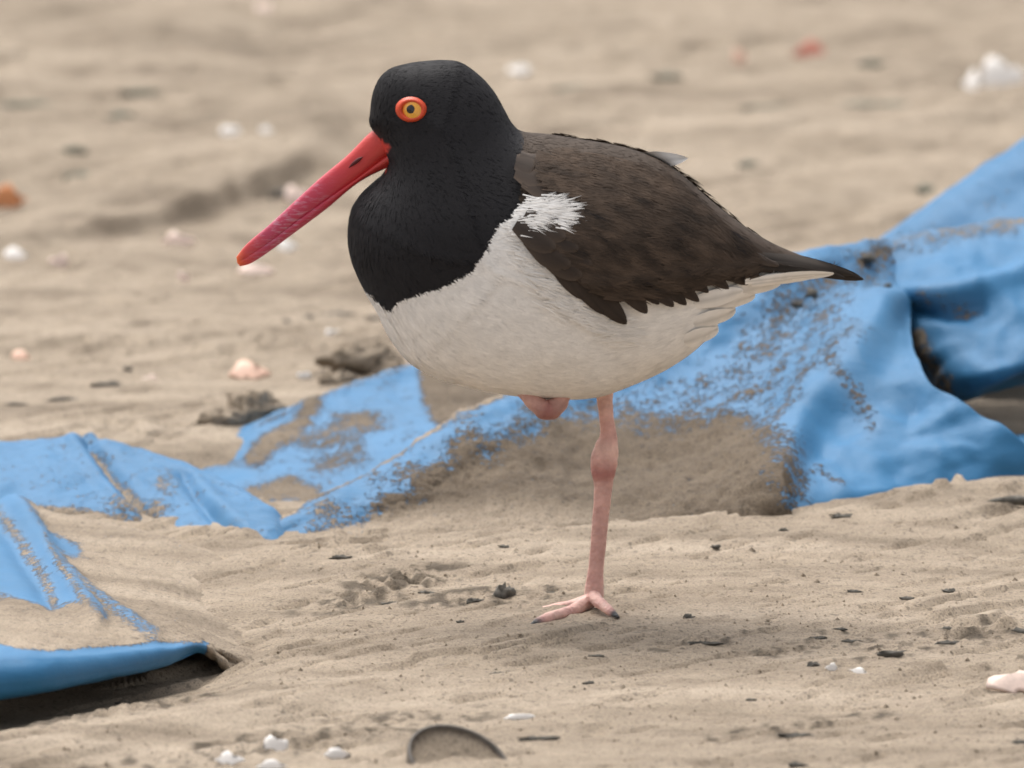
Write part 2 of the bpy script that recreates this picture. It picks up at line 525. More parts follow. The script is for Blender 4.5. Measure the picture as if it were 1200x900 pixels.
def sheet(name, rows, nr, nc, sandfn, wr=0.0011, seed=0, crease=None, sand_rise=0.0012, sand_dark=lambda a, b: 0 * a):
    g = catmull_grid(rows, nr, nc)                     # px, py, Y
    px, py, Y = g[..., 0], g[..., 1], g[..., 2]
    w = P(px, py, Y)
    du = np.gradient(w, axis=1); dv = np.gradient(w, axis=0)
    n = np.cross(du, dv); n /= np.linalg.norm(n, axis=-1, keepdims=True) + 1e-12
    n *= np.where(np.sum(n * (CAM - w), -1, keepdims=True) < 0, -1, 1)
    sa = np.clip(sandfn(px, py), 0, 1)
    X, Yw, Z = w[..., 0], w[..., 1], w[..., 2]
    d = wr * (fbm(X * 28 + Z * 10, Yw * 14 + Z * 30, 3, seed) + 1.3 * (0.35 - np.abs(fbm(X * 18 - Z * 12, Yw * 9 + Z * 22, 3, seed + 5))))
    d = d + sa * sand_rise * (1 + 1.1 * fbm(X * 150, (Yw + Z) * 150, 4, seed + 9, 0.65))
    if crease is not None: d = d + crease(px, py)
    w = w + n * d[..., None] - TARP_OFF
    o = mesh_obj(name, w.reshape(-1, 3), grid_faces(nr, nc), M['tarp'], tarp, attrs={'sand': sa, 'sand_dark': np.clip(sand_dark(px, py), 0, 1)})
    so = o.modifiers.new('thickness', 'SOLIDIFY'); so.thickness = 0.0008; so.offset = -1
    return o


def R3(*rows):
    return [[tuple(p) for p in r] for r in rows]


# main heap: a fold that rises to the right
ridge = [(300, 634, .27), (380, 589, .33), (450, 548, .37), (520, 507, .40), (590, 466, .44), (680, 440, .48), (770, 420, .50), (850, 365, .53), (930, 302, .57), (1000, 288, .60), (1045, 282, .628), (1080, 276, .66)]
m1 = [(304, 640, .255), (388, 608, .292), (458, 574, .325), (528, 535, .355), (598, 496, .39), (686, 480, .44), (774, 465, .46), (846, 425, .48), (915, 375, .51), (985, 345, .54), (1035, 342, .553), (1063, 352, .562)]
m2 = [(308, 648, .235), (392, 628, .275), (464, 610, .295), (536, 582, .32), (606, 556, .335), (696, 546, .36), (784, 535, .375), (852, 512, .395), (908, 482, .42), (975, 452, .415), (1040, 430, .405), (1078, 424, .405)]
m3 = [(312, 654, .22), (396, 640, .235), (470, 632, .24), (542, 615, .26), (612, 598, .27), (702, 588, .29), (790, 575, .30), (856, 562, .32), (906, 545, .34), (985, 522, .352), (1070, 495, .355), (1118, 462, .372)]
base = [(316, 662, .20), (400, 658, .19), (474, 654, .185), (546, 645, .20), (616, 632, .21), (706, 624, .23), (794, 614, .245), (858, 606, .26), (906, 596, .27), (990, 582, .30), (1095, 562, .33), (1198, 518, .35)]
bury = [(a, b + 40, c - .01) for a, b, c in base]
bury[-1] = (1240, 560, .35)
back = [(a + 6, b + 26 + max(0, (500 - b) * 0.35), c + .10) for a, b, c in ridge]


def sand_main(px, py):
    j = 22 * noise2(px / 40, py / 22, 3) + 9 * noise2(px / 13, py / 9, 4)
    shp = px.shape
    low = poly_sd([(330, 690), (372, 644), (440, 612), (470, 588), (500, 562), (560, 532), (640, 508), (705, 498), (760, 508), (800, 505), (850, 500), (890, 530), (912, 560), (915, 640), (700, 700)], (px + j).ravel(), (py + j * .6).ravel()).reshape(shp)
    v = sstep(-70, 36, low) * 1.0
    # speckled fringe reaching up the slope
    v = np.maximum(v, 0.46 * np.exp(-(line_d([(850, 480), (890, 410), (930, 350), (1000, 320), (1040, 300)], px, py) / 42) ** 2))
    v = np.maximum(v, 0.42 * np.exp(-(line_d([(640, 500), (720, 480), (800, 470), (870, 440)], px, py) / 34) ** 2))
    v = np.maximum(v, 0.45 * np.exp(-(line_d([(880, 560), (930, 500), (960, 450), (1010, 410)], px, py) / 16) ** 2))
    br = poly_sd([(820, 500), (850, 440), (880, 390), (940, 320), (1030, 300), (1046, 345), (1000, 420), (950, 490), (920, 570), (880, 560)], px.ravel(), py.ravel()).reshape(shp)
    v = np.maximum(v, sstep(-20, 40, br) * (0.40 + 0.16 * noise2(px / 18 + py / 30, py / 26 - px / 50, 44)))
    # grit along the top of the fold
    v = np.maximum(v, 0.95 * np.exp(-(line_d([(290, 632), (380, 586), (450, 545), (520, 504), (590, 464)], px, py) / 5.5) ** 2))
    v = np.maximum(v, 0.62 * np.exp(-(line_d([(1010, 305), (1060, 288), (1110, 275), (1200, 262)], px, py) / 14) ** 2))
    v = np.maximum(v, 0.5 * np.exp(-(line_d([(980, 440), (1010, 470), (1020, 500)], px, py) / 13) ** 2))
    v = np.maximum(v, 0.5 * np.exp(-(line_d([(930, 560), (960, 553), (985, 570)], px, py) / 8) ** 2))
    return v


def shade_main(px, py):
    return (1 - sstep(575, 640, py) * (1 - sstep(620, 760, px))) * 1.0 - 0.9 * np.exp(-(line_d([(290, 632), (380, 588), (450, 547), (520, 506), (590, 466)], px, py) / 14) ** 2)  # painted shade over the slope, eased at the low left and along the ridge


def crease_main(px, py):
    d = line_d([(1048, 350), (1010, 430), (950, 500), (915, 575)], px, py)
    side = (px - np.interp(py, [350, 430, 500, 575], [1048, 1006, 952, 915])) > 0
    v = 0.013 * np.where(side, np.exp(-(d / 15) ** 2), np.exp(-(d / 60) ** 2)) * sstep(330, 380, py) - 0.009 * np.exp(-((px - 1055) / 60) ** 2 - ((py - 470) / 50) ** 2)
    v = v - 0.003 * np.exp(-(line_d([(1075, 470), (1060, 520), (1070, 560)], px, py) / 25) ** 2)
    v = v + 0.003 * np.exp(-(line_d([(1110, 480), (1060, 490), (1000, 470)], px, py) / 14) ** 2)
    # thick welted top of the fold at its low end
    v = v + 0.0012 * np.exp(-(line_d([(300, 634), (380, 595), (450, 556), (520, 516), (590, 478)], px, py) / 11) ** 2)
    return v


sheet('fold', R3(back, ridge, m1, m2, m3, base, bury), 110, 300, sand_main, 0.0020, 1, crease_main, sand_dark=shade_main)

# lobe to the right, hanging behind the free edge of the main fold
lobe = R3(
    [(1040, 330, .74), (1110, 320, .76), (1180, 310, .78), (1270, 300, .80)],
    [(1030, 284, .628), (1110, 270, .645), (1180, 262, .66), (1270, 252, .68)],
    [(1040, 310, .594), (1110, 300, .585), (1180, 290, .60), (1270, 280, .62)],
    [(1045, 340, .566), (1105, 338, .548), (1180, 330, .555), (1270, 320, .57)],
    [(1062, 400, .55), (1112, 400, .522), (1178, 388, .52), (1270, 378, .53)],
    [(1085, 450, .535), (1128, 448, .503), (1170, 436, .492), (1270, 418, .50)],
    [(1100, 470, .55), (1140, 464, .53), (1180, 449, .52), (1270, 430, .53)],
    [(1100, 462, .64), (1140, 456, .64), (1180, 442, .64), (1270, 424, .64)])


def sand_lobe(px, py):
    v = 0.52 * np.exp(-(line_d([(1040, 290), (1110, 276), (1200, 262), (1260, 255)], px, py) / 15) ** 2)
    v = np.maximum(v, 0.75 * np.exp(-(line_d([(1078, 395), (1095, 430), (1110, 450)], px, py) / 12) ** 2))
    v = np.maximum(v, 0.45 * np.exp(-(line_d([(1085, 350), (1120, 362), (1150, 362)], px, py) / 7) ** 2))
    return v


def crease_lobe(px, py):
    v = -0.006 * np.exp(-(line_d([(1066, 362), (1110, 368), (1150, 360)], px, py) / 9) ** 2)
    v = v + 0.005 * np.exp(-(line_d([(1060, 345), (1120, 348), (1200, 322)], px, py) / 12) ** 2)
    return v


sheet('fold', lobe, 80, 90, sand_lobe, 0.0022, 31, crease_lobe)

# low strip of sheet that shows again below the right end of the fold
sheet('fold', R3([(1110, 540, .47), (1160, 520, .48), (1210, 508, .49), (1270, 495, .5)], [(1110, 548, .45), (1160, 534, .455), (1210, 520, .46), (1270, 506, .47)],
                 [(1110, 575, .41), (1160, 562, .415), (1210, 548, .42), (1270, 530, .43)]), 20, 40, lambda a, b: 0.25 + 0 * a, 0.001, 77)

# flap standing up behind the heap
flap = R3(
    [(985, 345, .98), (1060, 330, .99), (1130, 310, 1.0), (1210, 300, 1.02), (1320, 300, 1.04)],
    [(985, 312, .86), (1050, 268, .87), (1120, 218, .885), (1200, 166, .90), (1320, 92, .93)],
    [(1000, 340, .82), (1065, 310, .82), (1135, 275, .83), (1215, 235, .84), (1320, 185, .86)],
    [(1010, 380, .78), (1075, 360, .78), (1145, 340, .78), (1220, 320, .79), (1320, 300, .80)],
    [(1010, 470, .74), (1075, 465, .74), (1145, 460, .74), (1220, 450, .74), (1320, 440, .74)])
sheet('flap', flap, 50, 80, lambda a, b: 0.12 + 0 * a, 0.0012, 41)

# sheet lying in the hollow behind the low end of the fold
hollow = R3(
    [(180, 556, .68), (240, 545, .70), (310, 512, .72), (400, 488, .76), (480, 466, .82), (560, 470, .84), (640, 480, .84)],
    [(180, 543, .60), (240, 530, .605), (310, 491, .62), (400, 458, .665), (478, 431, .71), (560, 432, .73), (640, 440, .74)],
    [(190, 548, .575), (248, 536, .58), (318, 502, .59), (405, 474, .625), (485, 450, .665), (565, 450, .68), (640, 456, .69)],
    [(215, 556, .54), (275, 550, .535), (345, 530, .535), (425, 505, .56), (500, 480, .59), (575, 475, .60), (640, 480, .62)],
    [(240, 575, .48), (300, 580, .46), (365, 570, .46), (440, 545, .48), (515, 512, .50), (585, 492, .53), (640, 496, .55)],
    [(260, 615, .40), (315, 630, .36), (380, 615, .37), (455, 575, .41), (525, 545, .43), (590, 515, .47), (640, 520, .49)])


def sand_hollow(px, py):
    v = np.maximum(0.22 + 0.12 * noise2(px / 26, py / 14, 19), 0) * (px > 300)
    v = np.maximum(v, 0.80 * np.exp(-((px - 420) / 46) ** 2 - ((py - 498 + (px - 420) * .05) / 18) ** 2))
    v = np.maximum(v, 0.85 * np.exp(-(line_d([(368, 470), (350, 505), (320, 520), (300, 540)], px, py) / 15) ** 2))
    v = np.maximum(v, 0.58 * np.exp(-(line_d([(360, 520), (390, 510), (420, 530), (380, 550)], px, py) / 24) ** 2))
    v = np.maximum(v, sstep(-10, 14, poly_sd([(486, 420), (660, 420), (660, 540), (540, 520), (505, 500), (492, 470)], px.ravel(), py.ravel()).reshape(px.shape)))
    v = np.maximum(v, 0.9 * np.exp(-(line_d([(290, 590), (340, 575), (370, 588)], px, py) / 17) ** 2))
    v = np.maximum(v, 0.5 * np.exp(-(line_d([(300, 500), (370, 470), (480, 432)], px, py) / 4) ** 2))
    v = np.maximum(v, 0.45 * np.exp(-(line_d([(240, 548), (290, 545), (310, 525)], px, py) / 8) ** 2))
    return v


sheet('fold', hollow, 70, 130, sand_hollow, 0.0014, 51, sand_dark=lambda a, b: 0.75 + 0.5 * (a > 480))  # shade put into the sand colour; darker sand at the right end

# rounded hump of sheet at the left
hx = [-190, 0, 50, 95, 140, 190, 260, 318, 345]
hump = R3(
    [(a, b, .60) for a, b in zip(hx, [552, 550, 548, 548, 552, 558, 578, 607, 640])],
    list(zip(hx, [540, 536, 532, 531, 537, 548, 573, 604, 640], [.52, .52, .51, .50, .49, .47, .43, .36, .33])),
    list(zip(hx, [524, 520, 516, 515, 522, 536, 563, 599, 638], [.45, .45, .445, .44, .43, .41, .37, .315, .29])),
    list(zip([-190, 0, 56, 105, 146, 195, 262, 318, 343], [540, 538, 533, 536, 545, 556, 577, 604, 640], [.415, .415, .41, .405, .395, .38, .345, .30, .275])),
    list(zip([-190, 0, 60, 112, 155, 204, 266, 316, 342], [562, 562, 560, 565, 574, 586, 599, 613, 640], [.375, .375, .37, .365, .35, .335, .30, .275, .26])),
    list(zip([-190, 0, 55, 112, 172, 224, 274, 312, 341], [588, 588, 596, 604, 612, 624, 632, 630, 645], [.345, .345, .335, .325, .31, .285, .26, .25, .245])),
    list(zip([-190, 0, 55, 112, 172, 224, 274, 312, 341], [626, 626, 634, 640, 648, 658, 664, 660, 650], [.335, .335, .325, .315, .30, .275, .25, .24, .235])))


def sand_hump(px, py):
    v = np.maximum(0.2 + 0 * px, 0.72 * np.exp(-(line_d([(108, 528), (135, 560), (160, 582), (190, 612)], px, py) / 7.5) ** 2))
    v = np.maximum(v, 0.72 * np.exp(-((px - 165) / 42) ** 2 - ((py - 596) / 15) ** 2))
    v = np.maximum(v, 0.5 * np.exp(-((px - 195) / 18) ** 2 - ((py - 570) / 22) ** 2))
    v = np.maximum(v, 0.75 * np.exp(-(line_d([(-60, 596), (60, 600), (120, 608), (180, 616), (240, 634)], px, py) / 6) ** 2))
    return v


def crease_hump(px, py):
    v = -0.006 * np.exp(-(line_d([(104, 522), (140, 565), (175, 605), (190, 630)], px, py) / 9) ** 2)
    v = v + 0.003 * np.exp(-(line_d([(85, 518), (115, 555), (150, 600)], px, py) / 9) ** 2)
    v = v - 0.003 * np.exp(-(line_d([(215, 560), (235, 590), (265, 625)], px, py) / 8) ** 2)
    v = v + 0.002 * np.exp(-(line_d([(232, 565), (260, 595), (290, 622)], px, py) / 8) ** 2)
    return v


sheet('fold', hump, 90, 150, sand_hump, 0.0012, 61, crease_hump)

# sand-filled lap in front of the hump, ending in a raised rolled hem
lx = [-190, 0, 60, 130, 200, 270, 335]
lap = R3(
    list(zip(lx, [596, 600, 612, 626, 642, 660, 690], [.36, .36, .34, .32, .28, .24, .21])),
    list(zip(lx, [588, 592, 605, 617, 636, 660, 692], [.30, .30, .28, .26, .22, .18, .15])),
    list(zip(lx, [640, 645, 650, 660, 676, 702, 735], [.16, .15, .15, .14, .12, .08, .04])),
    list(zip(lx, [700, 703, 706, 711, 722, 750, 780], [-.05, -.05, -.04, -.04, -.04, -.05, -.07])),
    list(zip(lx, [752, 748, 745, 743, 747, 768, 800], [-.21, -.20, -.19, -.15, -.11, -.10, -.10])),
    list(zip([-190, 0, 60, 130, 198, 244, 285], [776, 766, 767, 763, 757.5, 757, 800], [-.272, -.262, -.25, -.20, -.145, -.105, -.11])),
    list(zip([-190, 0, 60, 130, 198, 242, 285], [790, 780, 777, 770, 762, 759, 801], [-.287, -.278, -.265, -.215, -.158, -.112, -.112])),
    list(zip([-190, 0, 60, 130, 196, 240, 285], [812, 802, 795, 784, 771, 761, 802], [-.290, -.282, -.27, -.22, -.160, -.112, -.112])),
    list(zip([-190, 0, 60, 130, 194, 238, 285], [828, 817, 807, 793, 778, 764, 803], [-.278, -.27, -.258, -.21, -.152, -.107, -.11])),
    list(zip([-190, 0, 60, 130, 194, 236, 285], [812, 802, 792, 780, 768, 760, 802], [-.22, -.215, -.205, -.165, -.12, -.09, -.10])))


def sand_lap(px, py):
    shp = px.shape
    j = 7 * noise2(px / 24, py / 18, 13)
    v = np.ones(shp)
    def blue(poly, soft, amt):
        sdv = poly_sd(poly, (px + j).ravel(), (py + j).ravel()).reshape(shp)
        return 1 - amt * sstep(-soft, soft, sdv)
    v = np.minimum(v, blue([(-80, 540), (0, 560), (22, 590), (45, 630), (62, 668), (96, 718), (60, 712), (0, 700), (-80, 690)], 7, 1.0))
    v = np.minimum(v, 1 - 0.62 * np.exp(-(line_d([(20, 590), (45, 625), (70, 665), (105, 715), (118, 728)], px, py) / 9) ** 2))
    v = np.minimum(v, 1 - 0.85 * np.exp(-(line_d([(60, 640), (85, 648)], px, py) / 12) ** 2))
    v = np.minimum(v, 1 - 0.55 * np.exp(-(line_d([(92, 690), (130, 715), (178, 748)], px, py) / 9) ** 2))
    v = np.minimum(v, 1 - 0.45 * np.exp(-(line_d([(10, 610), (30, 650), (60, 690)], px, py) / 5) ** 2))
    v = np.maximum(v, 0.6 * np.exp(-(line_d([(0, 600), (30, 645), (58, 690), (66, 716)], px, py) / 7) ** 2))
    # the hem itself is clean
    top = np.interp(px, [-60, 0, 20, 60, 130, 198, 244], [768, 757, 764, 766, 762, 756.5, 756])
    v = np.where(py > top - 4, np.minimum(v, 1 - sstep(-4, 2, py - top)), v)
    v = np.where(px > 236, np.maximum(v, sstep(236, 246, px)), v)
    return v


def crease_lap(px, py):
    v = 0.005 * np.exp(-(line_d([(-10, 560), (25, 600), (60, 660), (112, 728)], px, py) / 12) ** 2)
    v = v - 0.002 * np.exp(-(line_d([(-20, 590), (15, 640), (60, 710)], px, py) / 10) ** 2)
    v = v + 0.0025 * np.exp(-(line_d([(85, 680), (130, 712), (180, 748)], px, py) / 8) ** 2)
    return v


sheet('hem', lap, 170, 150, sand_lap, 0.0007, 71, crease_lap, 0.0006)

# ------------------------------------------------------------------ the bird
BIRD_Y = 0.0
outline = [(441, 158), (434, 148), (434, 132), (437, 110), (445, 92), (458, 81), (478, 75), (500, 72), (520, 71), (537, 73), (553, 82), (568, 95), (581, 111), (591, 129),
           (600, 145), (612, 155), (640, 158), (680, 164), (720, 171), (750, 179), (776, 190), (802, 208), (830, 233), (860, 257), (890, 277), (915, 290), (945, 302), (972, 312),
           (975, 318), (950, 322), (915, 330), (885, 342), (862, 358), (842, 378), (818, 406), (784, 430), (744, 449), (700, 464), (655, 467), (615, 464), (575, 458), (540, 450), (510, 441),
           (478, 422), (456, 394), (441, 364), (428, 342), (416, 316), (409, 292), (408, 268), (413, 244), (425, 226), (440, 212), (449, 203), (455, 190), (450, 175)]
oc = np.array(outline + outline[:1], float)
# closed smooth resample
ext = np.vstack([oc[-3:-1], oc, oc[1:3]])
k = len(ext)
full = catmull(ext, (k - 1) * 12 + 1)[24:-24]
seg = np.linalg.norm(np.diff(full, axis=0), axis=1); cum = np.r_[0, np.cumsum(seg)]
nC = int(cum[-1] / 4.0)
cont = np.stack([np.interp(np.linspace(0, cum[-1], nC, endpoint=False), cum, full[:, i]) for i in (0, 1)], 1)

gs = 4.0
rx = np.arange(396, 1000, gs); ry = np.arange(60, 484, gs)
RX, RY = np.meshgrid(rx, ry)
SDm = poly_sd(cont, RX, RY).reshape(RX.shape)
ins = SDm > 0
u = np.zeros(RX.shape)
for it in range(5000):
    v = np.zeros_like(u)
    v[1:-1, 1:-1] = 0.25 * (u[:-2, 1:-1] + u[2:, 1:-1] + u[1:-1, :-2] + u[1:-1, 2:]) + gs * gs
    u = np.where(ins, v, 0)
ok = SDm > 5
G = np.where(ok, u / np.maximum(SDm, 1), 0); Wt = ok.astype(float)
for it in range(40):
    for A_ in (0,):
        Gs = G * Wt
        def bl(a):
            b = a.copy(); b[1:-1, 1:-1] = (a[1:-1, 1:-1] * 2 + a[:-2, 1:-1] + a[2:, 1:-1] + a[1:-1, :-2] + a[1:-1, 2:]) / 6; return b
        num, den = bl(Gs), bl(Wt)
        fillv = num / np.maximum(den, 1e-6)
        newok = den > 1e-6
        G = np.where(ok, 0.8 * G + 0.2 * fillv, fillv); Wt = newok.astype(float)


def half_width(px, py):
    """half thickness of the body, in metres, at a pixel of its side view"""
    shp = np.shape(px)
    px = np.asarray(px, float).ravel(); py = np.asarray(py, float).ravel()
    d = np.maximum(poly_sd(cont, px, py), 0)
    fx = np.clip((px - rx[0]) / gs, 0, len(rx) - 1.001); fy = np.clip((py - ry[0]) / gs, 0, len(ry) - 1.001)
    i = fx.astype(int); j = fy.astype(int); a = fx - i; b = fy - j
    g = G[j, i] * (1 - a) * (1 - b) + G[j, i + 1] * a * (1 - b) + G[j + 1, i] * (1 - a) * b + G[j + 1, i + 1] * a * b
    kk = 0.60 + 0.12 * sstep(150, 290, py)
    return (np.sqrt(d * g) * kk * S).reshape(shp)


def bird_pt(px, py, side, off=0.0):
    """point on (or off) the flank; side -1 faces the camera"""
    w = P(px, py, BIRD_Y)
    w[..., 1] = BIRD_Y + side * (half_width(px, py) + off)
    return w


# body mesh
pts = [tuple(p) for p in cont]
ncon = len(pts)
tn = np.roll(cont, -1, 0) - np.roll(cont, 1, 0); tn /= np.linalg.norm(tn, axis=1, keepdims=True)
nin = np.stack([-tn[:, 1], tn[:, 0]], 1)
if poly_sd(cont, cont[:1, 0] + nin[:1, 0] * 2, cont[:1, 1] + nin[:1, 1] * 2)[0] < 0: nin = -nin
for off in (0.5, 1.6, 3.4):
    c = cont + nin * off
    d = poly_sd(cont, c[:, 0], c[:, 1])
    pts += [tuple(p) for p, dd in zip(c, d) if dd > off * 0.9]
hxg = np.arange(400, 990, 6.0)
for r, yy in enumerate(np.arange(64, 480, 5.2)):
    xs = hxg + (3 if r % 2 else 0)
    d = poly_sd(cont, xs, np.full(xs.shape, yy))
    pts += [(x, yy) for x, dd in zip(xs, d) if dd > 5.5]
res = delaunay_2d_cdt([Vector(p) for p in pts], [(i, (i + 1) % ncon) for i in range(ncon)], [], 1, 1e-4)
bv = np.array([(v.x, v.y) for v in res[0]]); bf = [tuple(f) for f in res[2]]
hw = half_width(bv[:, 0], bv[:, 1])
dv = poly_sd(cont, bv[:, 0], bv[:, 1])
rim = dv < 0.05
near = P(bv[:, 0], bv[:, 1], BIRD_Y); far_ = near.copy()
near[:, 1] -= np.where(rim, 0, hw); far_[:, 1] += np.where(rim, 0, hw)
idx = np.arange(len(bv)); fidx = np.where(rim, idx, idx + len(bv))
allv = np.vstack([near, far_])
faces = bf + [tuple(int(fidx[i]) for i in reversed(f)) for f in bf]
used = np.zeros(len(allv), bool)
for f in faces: used[list(f)] = True
remap = np.cumsum(used) - 1
allv = allv[used]; faces = [tuple(int(remap[i]) for i in f) for f in faces]
bpx = np.vstack([bv, bv])[used]

BLACK = np.array((0.0125, 0.0115, 0.0135)); WHITE = np.array((0.90, 0.875, 0.845)); BROWN = np.array((0.064, 0.044, 0.031))
poly_black = [(400, 40), (560, 40), (606, 150), (613, 160), (613, 196), (609, 225), (598, 244), (584, 250), (578, 262), (571, 278), (551, 306), (518, 323), (490, 334), (470, 342), (458, 358), (450, 354), (440, 346), (424, 336), (395, 310)]
poly_brown = [(600, 100), (1000, 100), (1000, 326), (905, 312), (860, 318), (800, 330), (737, 330), (690, 320), (645, 298), (628, 282), (622, 272), (645, 256), (660, 240), (640, 232), (622, 226), (600, 228)]


poly_gape = [(425, 150), (434, 156), (447, 161), (459, 168), (453, 177), (454, 198), (446, 204), (430, 190)]


poly_wing = [(616, 176), (650, 172), (700, 180), (750, 190), (790, 210), (830, 242), (870, 272), (905, 292), (925, 299), (904, 308), (872, 318), (842, 318), (812, 330), (780, 332), (742, 334), (715, 340), (690, 330), (655, 306), (634, 288), (630, 272), (660, 252), (674, 240), (650, 226), (620, 222)]


def plumage_cls(px, py):
    kb = poly_sd(poly_black, px, py); bb = poly_sd(poly_brown, px, py)
    c = np.where(kb > 0, 0, np.where(bb > 0, 2, 1))
    return np.where(poly_sd(poly_gape, px, py) > 0, 3, c)


PAL = np.stack([BLACK, WHITE, BROWN, np.array((0.60, 0.06, 0.045))])
bird = empty('oystercatcher', tuple(P(697, 722, 0.0)))
B0 = np.array(bird.location)
tag(bird, 'black, white and brown shorebird with long red bill standing on one pink leg', 'bird')
body = mesh_obj('body', allv - B0, faces, M['plume'], bird, colors=PAL[plumage_cls(bpx[:, 0], bpx[:, 1])])

# plumage: short barbs lying along the body
bme = body.data
bn = np.zeros((len(allv), 3)); fa = np.array(faces)
fn = np.cross(allv[fa[:, 1]] - allv[fa[:, 0]], allv[fa[:, 2]] - allv[fa[:, 0]])
# orient outward: away from the mid plane
cen = allv[fa].mean(1)
half = len(bf)
flip = np.ones(len(fa)); flip[:half] = np.where(fn[:half, 1] > 0, -1, 1); flip[half:] = np.where(fn[half:, 1] < 0, -1, 1)
fn *= flip[:, None]
for i in range(3): np.add.at(bn, fa[:, i], fn)
bn /= np.linalg.norm(bn, axis=1, keepdims=True) + 1e-12
if flip.mean() < 0: bme.flip_normals()
area = np.linalg.norm(fn, axis=1) / 2

flow_c = np.array([(436, 140, .15, -1), (440, 105, .35, -.9), (470, 85, .95, -.3), (520, 76, 1, .05), (570, 105, .65, .75), (600, 150, .7, .7), (462, 125, .9, -.1), (500, 110, 1, .05), (540, 130, .9, .45),
                   (470, 165, .8, .55), (455, 195, .3, .95), (520, 180, .75, .65), (580, 180, .75, .65), (425, 235, .0, 1), (412, 280, .15, 1), (460, 240, .3, .95), (520, 240, .55, .85), (570, 240, .7, .7),
                   (430, 335, .5, .85), (480, 320, .7, .7), (540, 300, .85, .5), (600, 260, .95, .15), (640, 235, 1, -.05), (460, 390, .6, .8), (520, 420, .9, .4), (560, 360, .95, .3), (640, 330, .95, .3), (600, 440, 1, .12),
                   (700, 450, 1, -.05), (700, 380, 1, .12), (770, 420, 1, -.25), (800, 370, .95, -.1), (850, 350, .9, -.35), (900, 325, .95, -.25), (960, 316, 1, -.1), (660, 170, 1, .2), (750, 190, .95, .35), (850, 260, .85, .55), (700, 260, .95, .3)])


def flow(px, py):
    w = 1.0 / (((px[:, None] - flow_c[None, :, 0]) ** 2 + (py[:, None] - flow_c[None, :, 1]) ** 2) + 120) ** 1.5
    fx = (w * flow_c[:, 2]).sum(1); fy = (w * flow_c[:, 3]).sum(1)
    l = np.hypot(fx, fy) + 1e-9
    return fx / l, fy / l


def strands(nst, weightfn, len_px, wid, lift, colfn, extra_off=0.0, only=None):
    cpx = bpx[fa].mean(1)
    wgt = area * weightfn(cpx[:, 0], cpx[:, 1])
    pick = rng.choice(len(fa), nst, p=wgt / wgt.sum())
    r1 = np.sqrt(rng.random(nst)); r2 = rng.random(nst)
    bc = np.stack([1 - r1, r1 * (1 - r2), r1 * r2], 1)
    root = (allv[fa[pick]] * bc[..., None]).sum(1); nrm = (bn[fa[pick]] * bc[..., None]).sum(1)
    nrm /= np.linalg.norm(nrm, axis=1, keepdims=True)
    rp = (bpx[fa[pick]] * bc[..., None]).sum(1)
    fx, fy = flow(rp[:, 0], rp[:, 1])
    ja = rng.normal(0, 0.16, nst) + 0.35 * noise2(rp[:, 0] / 16, rp[:, 1] / 16, 88)
    fx, fy = fx * np.cos(ja) - fy * np.sin(ja), fx * np.sin(ja) + fy * np.cos(ja)
    f = np.stack([fx, np.zeros(nst), -fy], 1)
    f -= nrm * (f * nrm).sum(1, keepdims=True)
    f /= np.linalg.norm(f, axis=1, keepdims=True) + 1e-9
    b = np.cross(nrm, f)
    L = len_px(rp[:, 0], rp[:, 1]) * S * rng.uniform(0.7, 1.25, nst)
    clump = 1 + 0.5 * noise2(rp[:, 0] / 9, rp[:, 1] / 9, 99)
    lf = lift * rng.uniform(0.4, 1.5, nst) * clump
    W = wid * rng.uniform(0.6, 1.4, nst)
    L = L[:, None]; lf = lf[:, None]; W = W[:, None]
    o = nrm * (0.0002 + extra_off)
    p0 = root + o; p1 = root + o + f * L * .55 + nrm * (L * lf * .6 - L * L * .3 / 0.1)
    p2 = root + o + f * L + nrm * (L * lf - L * L / 0.1)
    V = np.stack([p0 - b * W / 2, p0 + b * W / 2, p1 + b * W * .45, p1 - b * W * .45, p2], 1)
    C = colfn(rp[:, 0] + fx * L[:, 0] / S * .6, rp[:, 1] + fy * L[:, 0] / S * .6, nst)
    return V, C


def col_norm(px, py, n):
    j = 1.2
    k_ = plumage_cls(px + rng.normal(0, 0.4, n) + j * noise2(px / 7, py / 7, 5), py + rng.normal(0, 0.4, n) + j * noise2(px / 7, py / 7, 6))
    c = PAL[np.where(k_ == 3, 0, k_)]
    g = (1 + np.where(k_ == 1, 0.05, 0.14) * noise2(px / 11, py / 11, 7) + rng.normal(0, 0.03, n))[:, None]
    warm = np.clip(sstep(380, 470, py) * 0.6 + 0.25 * noise2(px / 40, py / 40, 15), 0, 1)[:, None]   # warm bounce from the sand painted into the lower belly, over random mottling
    tint = np.where(c.mean(1, keepdims=True) > .4, 1 - warm * np.array([[.05, .08, .13]]), 1.0)
    return c * g * tint


def col_white(px, py, n): return WHITE[None] * (1 + rng.normal(0, .04, n))[:, None]


def not_eye(px, py):
    e = ((px - 482) / 17) ** 2 + ((py - 122) / 13.5) ** 2
    bl_ = poly_sd(poly_gape, px, py)
    return np.where(e < 1.15, 0.0, 1.0) * np.where(bl_ > -6, 0.0, 1.0)


head = lambda px, py: 1 - sstep(150, 260, py) * 1.0 * np.ones_like(px)
V1, C1 = strands(78000, lambda a, b: not_eye(a, b) * (1 + 1.0 * (1 - sstep(140, 220, b)) * (a < 620)), lambda a, b: (7 + 9 * sstep(130, 330, b)) * np.clip(np.abs(poly_sd(poly_black, a, b)) / 16, 0.3, 1), 0.00075, 0.025, col_norm)
